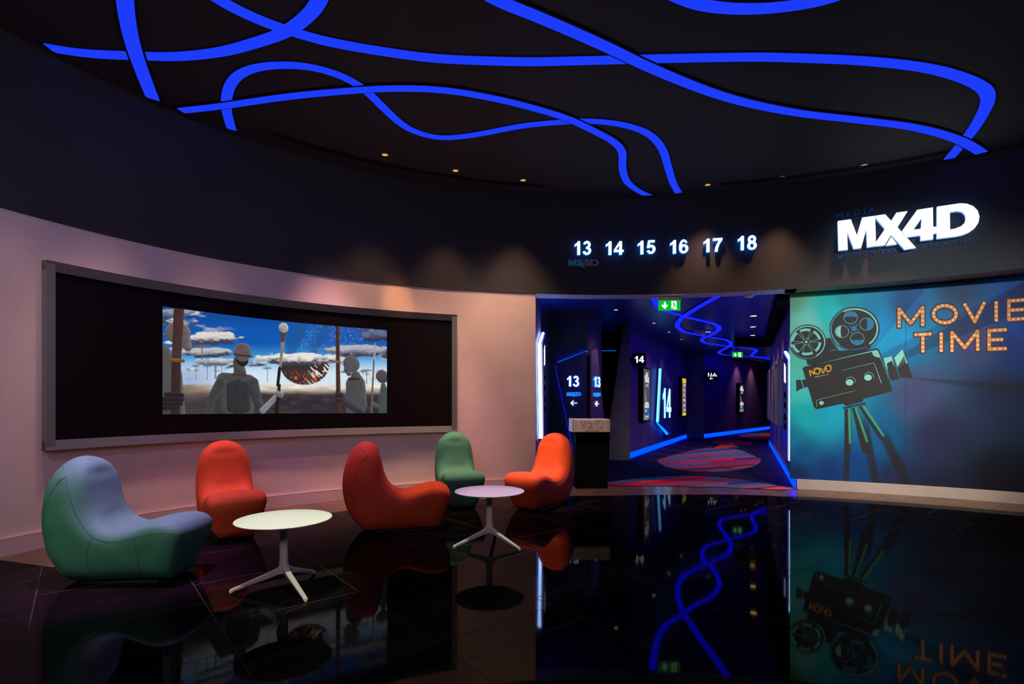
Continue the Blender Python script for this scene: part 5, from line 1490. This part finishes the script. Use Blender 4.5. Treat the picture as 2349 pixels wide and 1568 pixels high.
def chair_mesh():
    P = [Vector(p) for p in PROF]
    S = catmull(P, 12, closed=True)
    S = [Vector((s.x, max(s.y, 0.0))) for s in S]
    L = [0]
    for i in range(1, len(S) + 1): L.append(L[-1] + (S[i % len(S)] - S[i - 1]).length)
    n = 150
    xs = [s.x for s in S] + [S[0].x]; ys = [s.y for s in S] + [S[0].y]
    Q = [Vector((float(np.interp(t, L, xs)), float(np.interp(t, L, ys)))) for t in np.linspace(0, L[-1], n, endpoint=False)]
    QA = np.array([tuple(q) for q in Q])
    QB = np.roll(QA, -1, axis=0)

    def dist(pt):
        d = QB - QA; t = np.clip(((pt - QA) * d).sum(1) / (d * d).sum(1), 0, 1)
        return float(np.sqrt(((QA + d * t[:, None] - pt) ** 2).sum(1)).min())
    from math import pi
    def inside(pt):
        x, y = pt; c = False; j = n - 1
        for i in range(n):
            if (QA[i, 1] > y) != (QA[j, 1] > y) and x < (QA[j, 0] - QA[i, 0]) * (y - QA[i, 1]) / (QA[j, 1] - QA[i, 1]) + QA[i, 0]: c = not c
            j = i
        return c
    r = 0.135
    pts = list(Q); dd = [0.0] * n
    for kd, dk in enumerate((0.004, 0.011, 0.021, 0.034, 0.050, 0.070, 0.095, 0.125)):
        for i in range(0, n, 1 if kd < 4 else 2):
            t = (Q[(i + 1) % n] - Q[i - 1]).normalized(); nn_ = Vector((t.y, -t.x))   # profile runs clockwise
            p = Q[i] + nn_ * dk
            if not inside(p): p = Q[i] - nn_ * dk
            if inside(p) and dist(np.array(p)) > dk * 0.93:
                pts.append(p); dd.append(dk)
    for gx in np.arange(-0.57, 0.48, 0.035):
        for gy in np.arange(0.02, 0.87, 0.035):
            p = (gx, gy)
            if inside(p):
                q = dist(np.array(p))
                if q > 0.137: pts.append(Vector(p)); dd.append(q)
    vc, ed, fc, *_ = delaunay_2d_cdt([Vector(p) for p in pts], [(i, (i + 1) % n) for i in range(n)], [], 1, 1e-5)
    dd = [dist(np.array(v)) for v in vc]
    # match the boundary vertices to the order of Q
    key = {}
    for i, v in enumerate(vc): key[(round(v.x, 5), round(v.y, 5))] = i
    bnd = [key[(round(q.x, 5), round(q.y, 5))] for q in Q]
    def hw(x, z):
        b_ = float(np.interp(z, [0, 0.05, 0.2, 0.4, 0.55, 0.68, 0.76, 0.82, 0.86, 0.88], [0.225, 0.245, 0.275, 0.29, 0.285, 0.265, 0.24, 0.20, 0.165, 0.145]))
        s_ = float(np.interp(z, [0, 0.05, 0.12, 0.3, 0.43], [0.165, 0.20, 0.23, 0.275, 0.29]))
        t = min(1, max(0, (x + 0.15) / 0.35)); t = t * t * (3 - 2 * t)
        f = math.sqrt(1 - min(0.999, ((min(0.0, x + 0.22)) / 0.42) ** 2 * 0.75))
        return (b_ * (1 - t) + s_ * t) * 0.94 * f
    def g(d, x, z):
        k = min(1, max(0, (x + 0.02) / 0.25)); k = k * k * (3 - 2 * k)
        h = min(1, max(0, (-0.36 - x) / 0.2))
        sb = 0.66 - 0.14 * math.exp(-((z - 0.50) / 0.13) ** 2)
        s0 = (sb * (1 - h) + 0.50 * h) * (1 - k) + 0.76 * k
        rr = r * (1 - k) + 0.10 * k
        t = min(1, d / rr)
        fr = math.exp(-((x + 0.22) / 0.13) ** 2) * min(1, max(0, (0.86 - z) / 0.1)) * min(1, max(0, (z - 0.25) / 0.15))
        return s0 + (1 - s0) * max(0, 1 - (1 - t) ** 2) ** (0.5 + 0.28 * fr)
    nv = len(vc)
    V = []; Fc = []
    for sgn in (1, -1):
        for v, d in zip(vc, dd):
            h = hw(v.x, v.y)
            sb = g(d, v.x, v.y)
            V.append((v.x, sgn * h * sb, v.y))
    Fc += [tuple(f) for f in fc]; Fc += [tuple(i + nv for i in reversed(f)) for f in fc]
    m = 9
    colsV = []
    for bi_, b in enumerate(bnd):
        x, z = vc[b]; y0 = V[b][1]
        # inner face is slightly dished, the hull slightly crowned
        t = (Q[(bi_ + 1) % n] - Q[bi_ - 1]).normalized()
        row = [b]
        for k in range(1, m):
            u = 1 - 2 * k / m
            bul = 0.018 * (1 - u * u)
            nx_, nz_ = -t.y, t.x
            ctr = Vector((-0.05, 0.3))
            out = Vector((x, z)) - ctr
            if nx_ * out.x + nz_ * out.y < 0: nx_, nz_ = -nx_, -nz_
            if z < 0.03: bul = 0
            if -0.24 < x < 0.05 and 0.33 < z < 0.75: bul = -0.006 * (1 - u * u)
            V.append((x + nx_ * bul, y0 * u, z + nz_ * bul)); row.append(len(V) - 1)
        row.append(b + nv)
        colsV.append(row)
    for i in range(n):
        a, b = colsV[i], colsV[(i + 1) % n]
        for k in range(m): Fc.append((a[k], b[k], b[k + 1], a[k + 1]))
    bm = bmesh.new()
    bv = [bm.verts.new(v) for v in V]
    for f in Fc:
        try: bm.faces.new([bv[i] for i in f])
        except ValueError: pass
    bmesh.ops.recalc_face_normals(bm, faces=bm.faces)
    free = [v for v in bm.verts if v.co.z > 0.02]
    for _ in range(5): bmesh.ops.smooth_vert(bm, verts=free, factor=0.5, use_axis_x=True, use_axis_y=True, use_axis_z=True)
    for v in bm.verts: v.co.z = v.co.z + 0.012
    tree = BVHTree.FromBMesh(bm)
    me = bpy.data.meshes.new('upholstery'); bm.to_mesh(me); bm.free()
    me.polygons.foreach_set('use_smooth', [True] * len(me.polygons))
    # seams: project side-view paths onto the sides
    def side_seam(path, sgn):
        out = []
        for p in catmull([Vector(q) for q in path], 8):
            h, nrm, _, _ = tree.ray_cast(Vector((p.x, sgn * 1.0, p.y)), Vector((0, -sgn, 0)))
            if h is not None: out.append(h + nrm * 0.0008)
        return out
    top = [(-0.43, 0.845), (-0.36, 0.80), (-0.31, 0.70), (-0.275, 0.60), (-0.235, 0.50), (-0.17, 0.40), (-0.08, 0.335), (0.03, 0.318), (0.14, 0.34), (0.26, 0.37), (0.36, 0.385), (0.44, 0.37)]
    v1 = [(-0.335, 0.78), (-0.42, 0.68), (-0.47, 0.55), (-0.49, 0.40), (-0.475, 0.27), (-0.43, 0.15), (-0.36, 0.06)]
    v2 = [(-0.12, 0.355), (-0.15, 0.25), (-0.165, 0.12), (-0.165, 0.03)]
    v3 = [(0.17, 0.345), (0.18, 0.22), (0.175, 0.10), (0.165, 0.03)]
    seams = []
    for sgn in (1, -1):
        for pth in (top, v1, v2, v3):
            pp = side_seam(pth, sgn)
            if len(pp) > 3:
                V2, F2 = tube(pp, 0.0018, 5)
                ms = bpy.data.meshes.new('seam'); ms.from_pydata([tuple(v) for v in V2], [], [tuple(f) for f in F2])
                ms.polygons.foreach_set('use_smooth', [True] * len(ms.polygons)); ms.update()
                seams.append(ms)
    return me, seams


CM, SEAMS = chair_mesh()
gv, gf = box_vf(-0.26, 0.28, -0.17, 0.17, 0, 0.013)


def lounge_chair(x, y, ang, fab, thr, label, s=1.0):
    o = thing('lounge_chair', label, 'chair', (x, y, 0.0), math.radians(ang), group='moulded lounge chairs along the plaster wall')
    me = CM.copy(); me.materials.append(fab)
    b = bpy.data.objects.new('upholstery', me); COL.objects.link(b); b.parent = o
    for ms in SEAMS:
        q = bpy.data.objects.new('seam', None if ms is None else ms.copy()); q.data.materials.append(thr); COL.objects.link(q); q.parent = b
    mk('base_glide', gv, gf, M_glide, o, world_co=False)
    o.scale = (s, s, s)
    return o


lounge_chair(-2.84, 4.03, 1, M_green, M_seamg, 'large green lounge chair at the far left, blue-lit seat, facing right')
lounge_chair(-2.83, 5.38, -53, M_orange, M_seamo, 'orange-red lounge chair with pink-lit seat behind the front table')
lounge_chair(-1.14, 5.58, 12, M_orange, M_seamo, 'orange lounge chair in side view, turned away from the front table')
lounge_chair(-0.69, 6.92, -74, M_green, M_seamg, 'green lounge chair facing the viewer near the right end of the video wall')
lounge_chair(0.36, 6.74, -125, M_orange, M_seamo, 'bright red-orange lounge chair next to the podium, facing left')

# ------------------------------------------------------------------ tables
def table(x, y, a0, label, scale=1.0):
    o = thing('side_table', label, 'table', (x, y, 0), math.radians(a0), group='round white side tables')
    R_ = 0.318; zt = 0.492
    v, f = lathe([(0.001, zt - 0.016), (R_ - 0.02, zt - 0.016), (R_ - 0.004, zt - 0.010), (R_, zt - 0.004), (R_ - 0.001, zt - 0.001), (R_ - 0.004, zt), (0.001, zt)], 72)
    mk('tabletop', v, f, M_white, o, smooth=False, world_co=False)
    v, f = lathe([(0.001, zt - 0.026), (0.10, zt - 0.026), (0.105, zt - 0.016), (0.001, zt - 0.016)], 36)
    mk('mounting_plate', v, f, M_tleg, o, world_co=False)
    # stem: three-sided column with soft corners
    V = []; Fc = []
    n = 18
    prof = [(0.150, 0.030), (0.175, 0.030), (0.21, 0.0275), (0.30, 0.0265), (0.40, 0.026), (zt - 0.026, 0.027)]
    for z, r in prof:
        for k in range(n):
            a = 2 * math.pi * k / n
            rr = r * (1 + 0.12 * math.cos(3 * a)); V.append((rr * math.cos(a), rr * math.sin(a), z))
    for i in range(len(prof) - 1):
        for k in range(n): Fc.append((i * n + k, i * n + (k + 1) % n, (i + 1) * n + (k + 1) % n, (i + 1) * n + k))
    mk('stem', V, Fc, M_tleg, o, smooth=True, world_co=False)
    for q in range(3):
        a = 2 * math.pi * q / 3
        ca, sa = math.cos(a), math.sin(a)
        # section stations along the leg: radius, top z, bottom z, half width
        st = [(-0.010, 0.175, 0.115, 0.020), (0.012, 0.185, 0.108, 0.0215), (0.026, 0.170, 0.108, 0.021), (0.045, 0.150, 0.103, 0.0205), (0.09, 0.127, 0.086, 0.0195), (0.17, 0.096, 0.062, 0.018), (0.26, 0.060, 0.032, 0.0165), (0.315, 0.038, 0.014, 0.0155), (0.335, 0.030, 0.0, 0.015), (0.345, 0.022, 0.0, 0.014)]
        V = []; Fc = []
        for r, z1, z0, h in st:
            hb = h * 0.55; e = 0.006
            sec = [(-h, z1 - e), (-h + e, z1), (h - e, z1), (h, z1 - e), (hb, z0 + e * 0.3), (hb - 0.004, z0), (-hb + 0.004, z0), (-hb, z0 + e * 0.3)]
            for t, z in sec: V.append((r * ca - t * sa, r * sa + t * ca, z))
        m = 8
        for i in range(len(st) - 1):
            for k in range(m): Fc.append((i * m + k, i * m + (k + 1) % m, (i + 1) * m + (k + 1) % m, (i + 1) * m + k))
        Fc.append(tuple(range(m))[::-1]); Fc.append(tuple((len(st) - 1) * m + k for k in range(m)))
        mk('leg', V, Fc, M_tleg, o, smooth=False, world_co=False)
    return o


table(-1.587, 3.735, 75, 'nearer round white side table between the green and the pink-lit chair')
table(-0.206, 4.90, 83, 'farther round white side table in front of the red-orange chair')
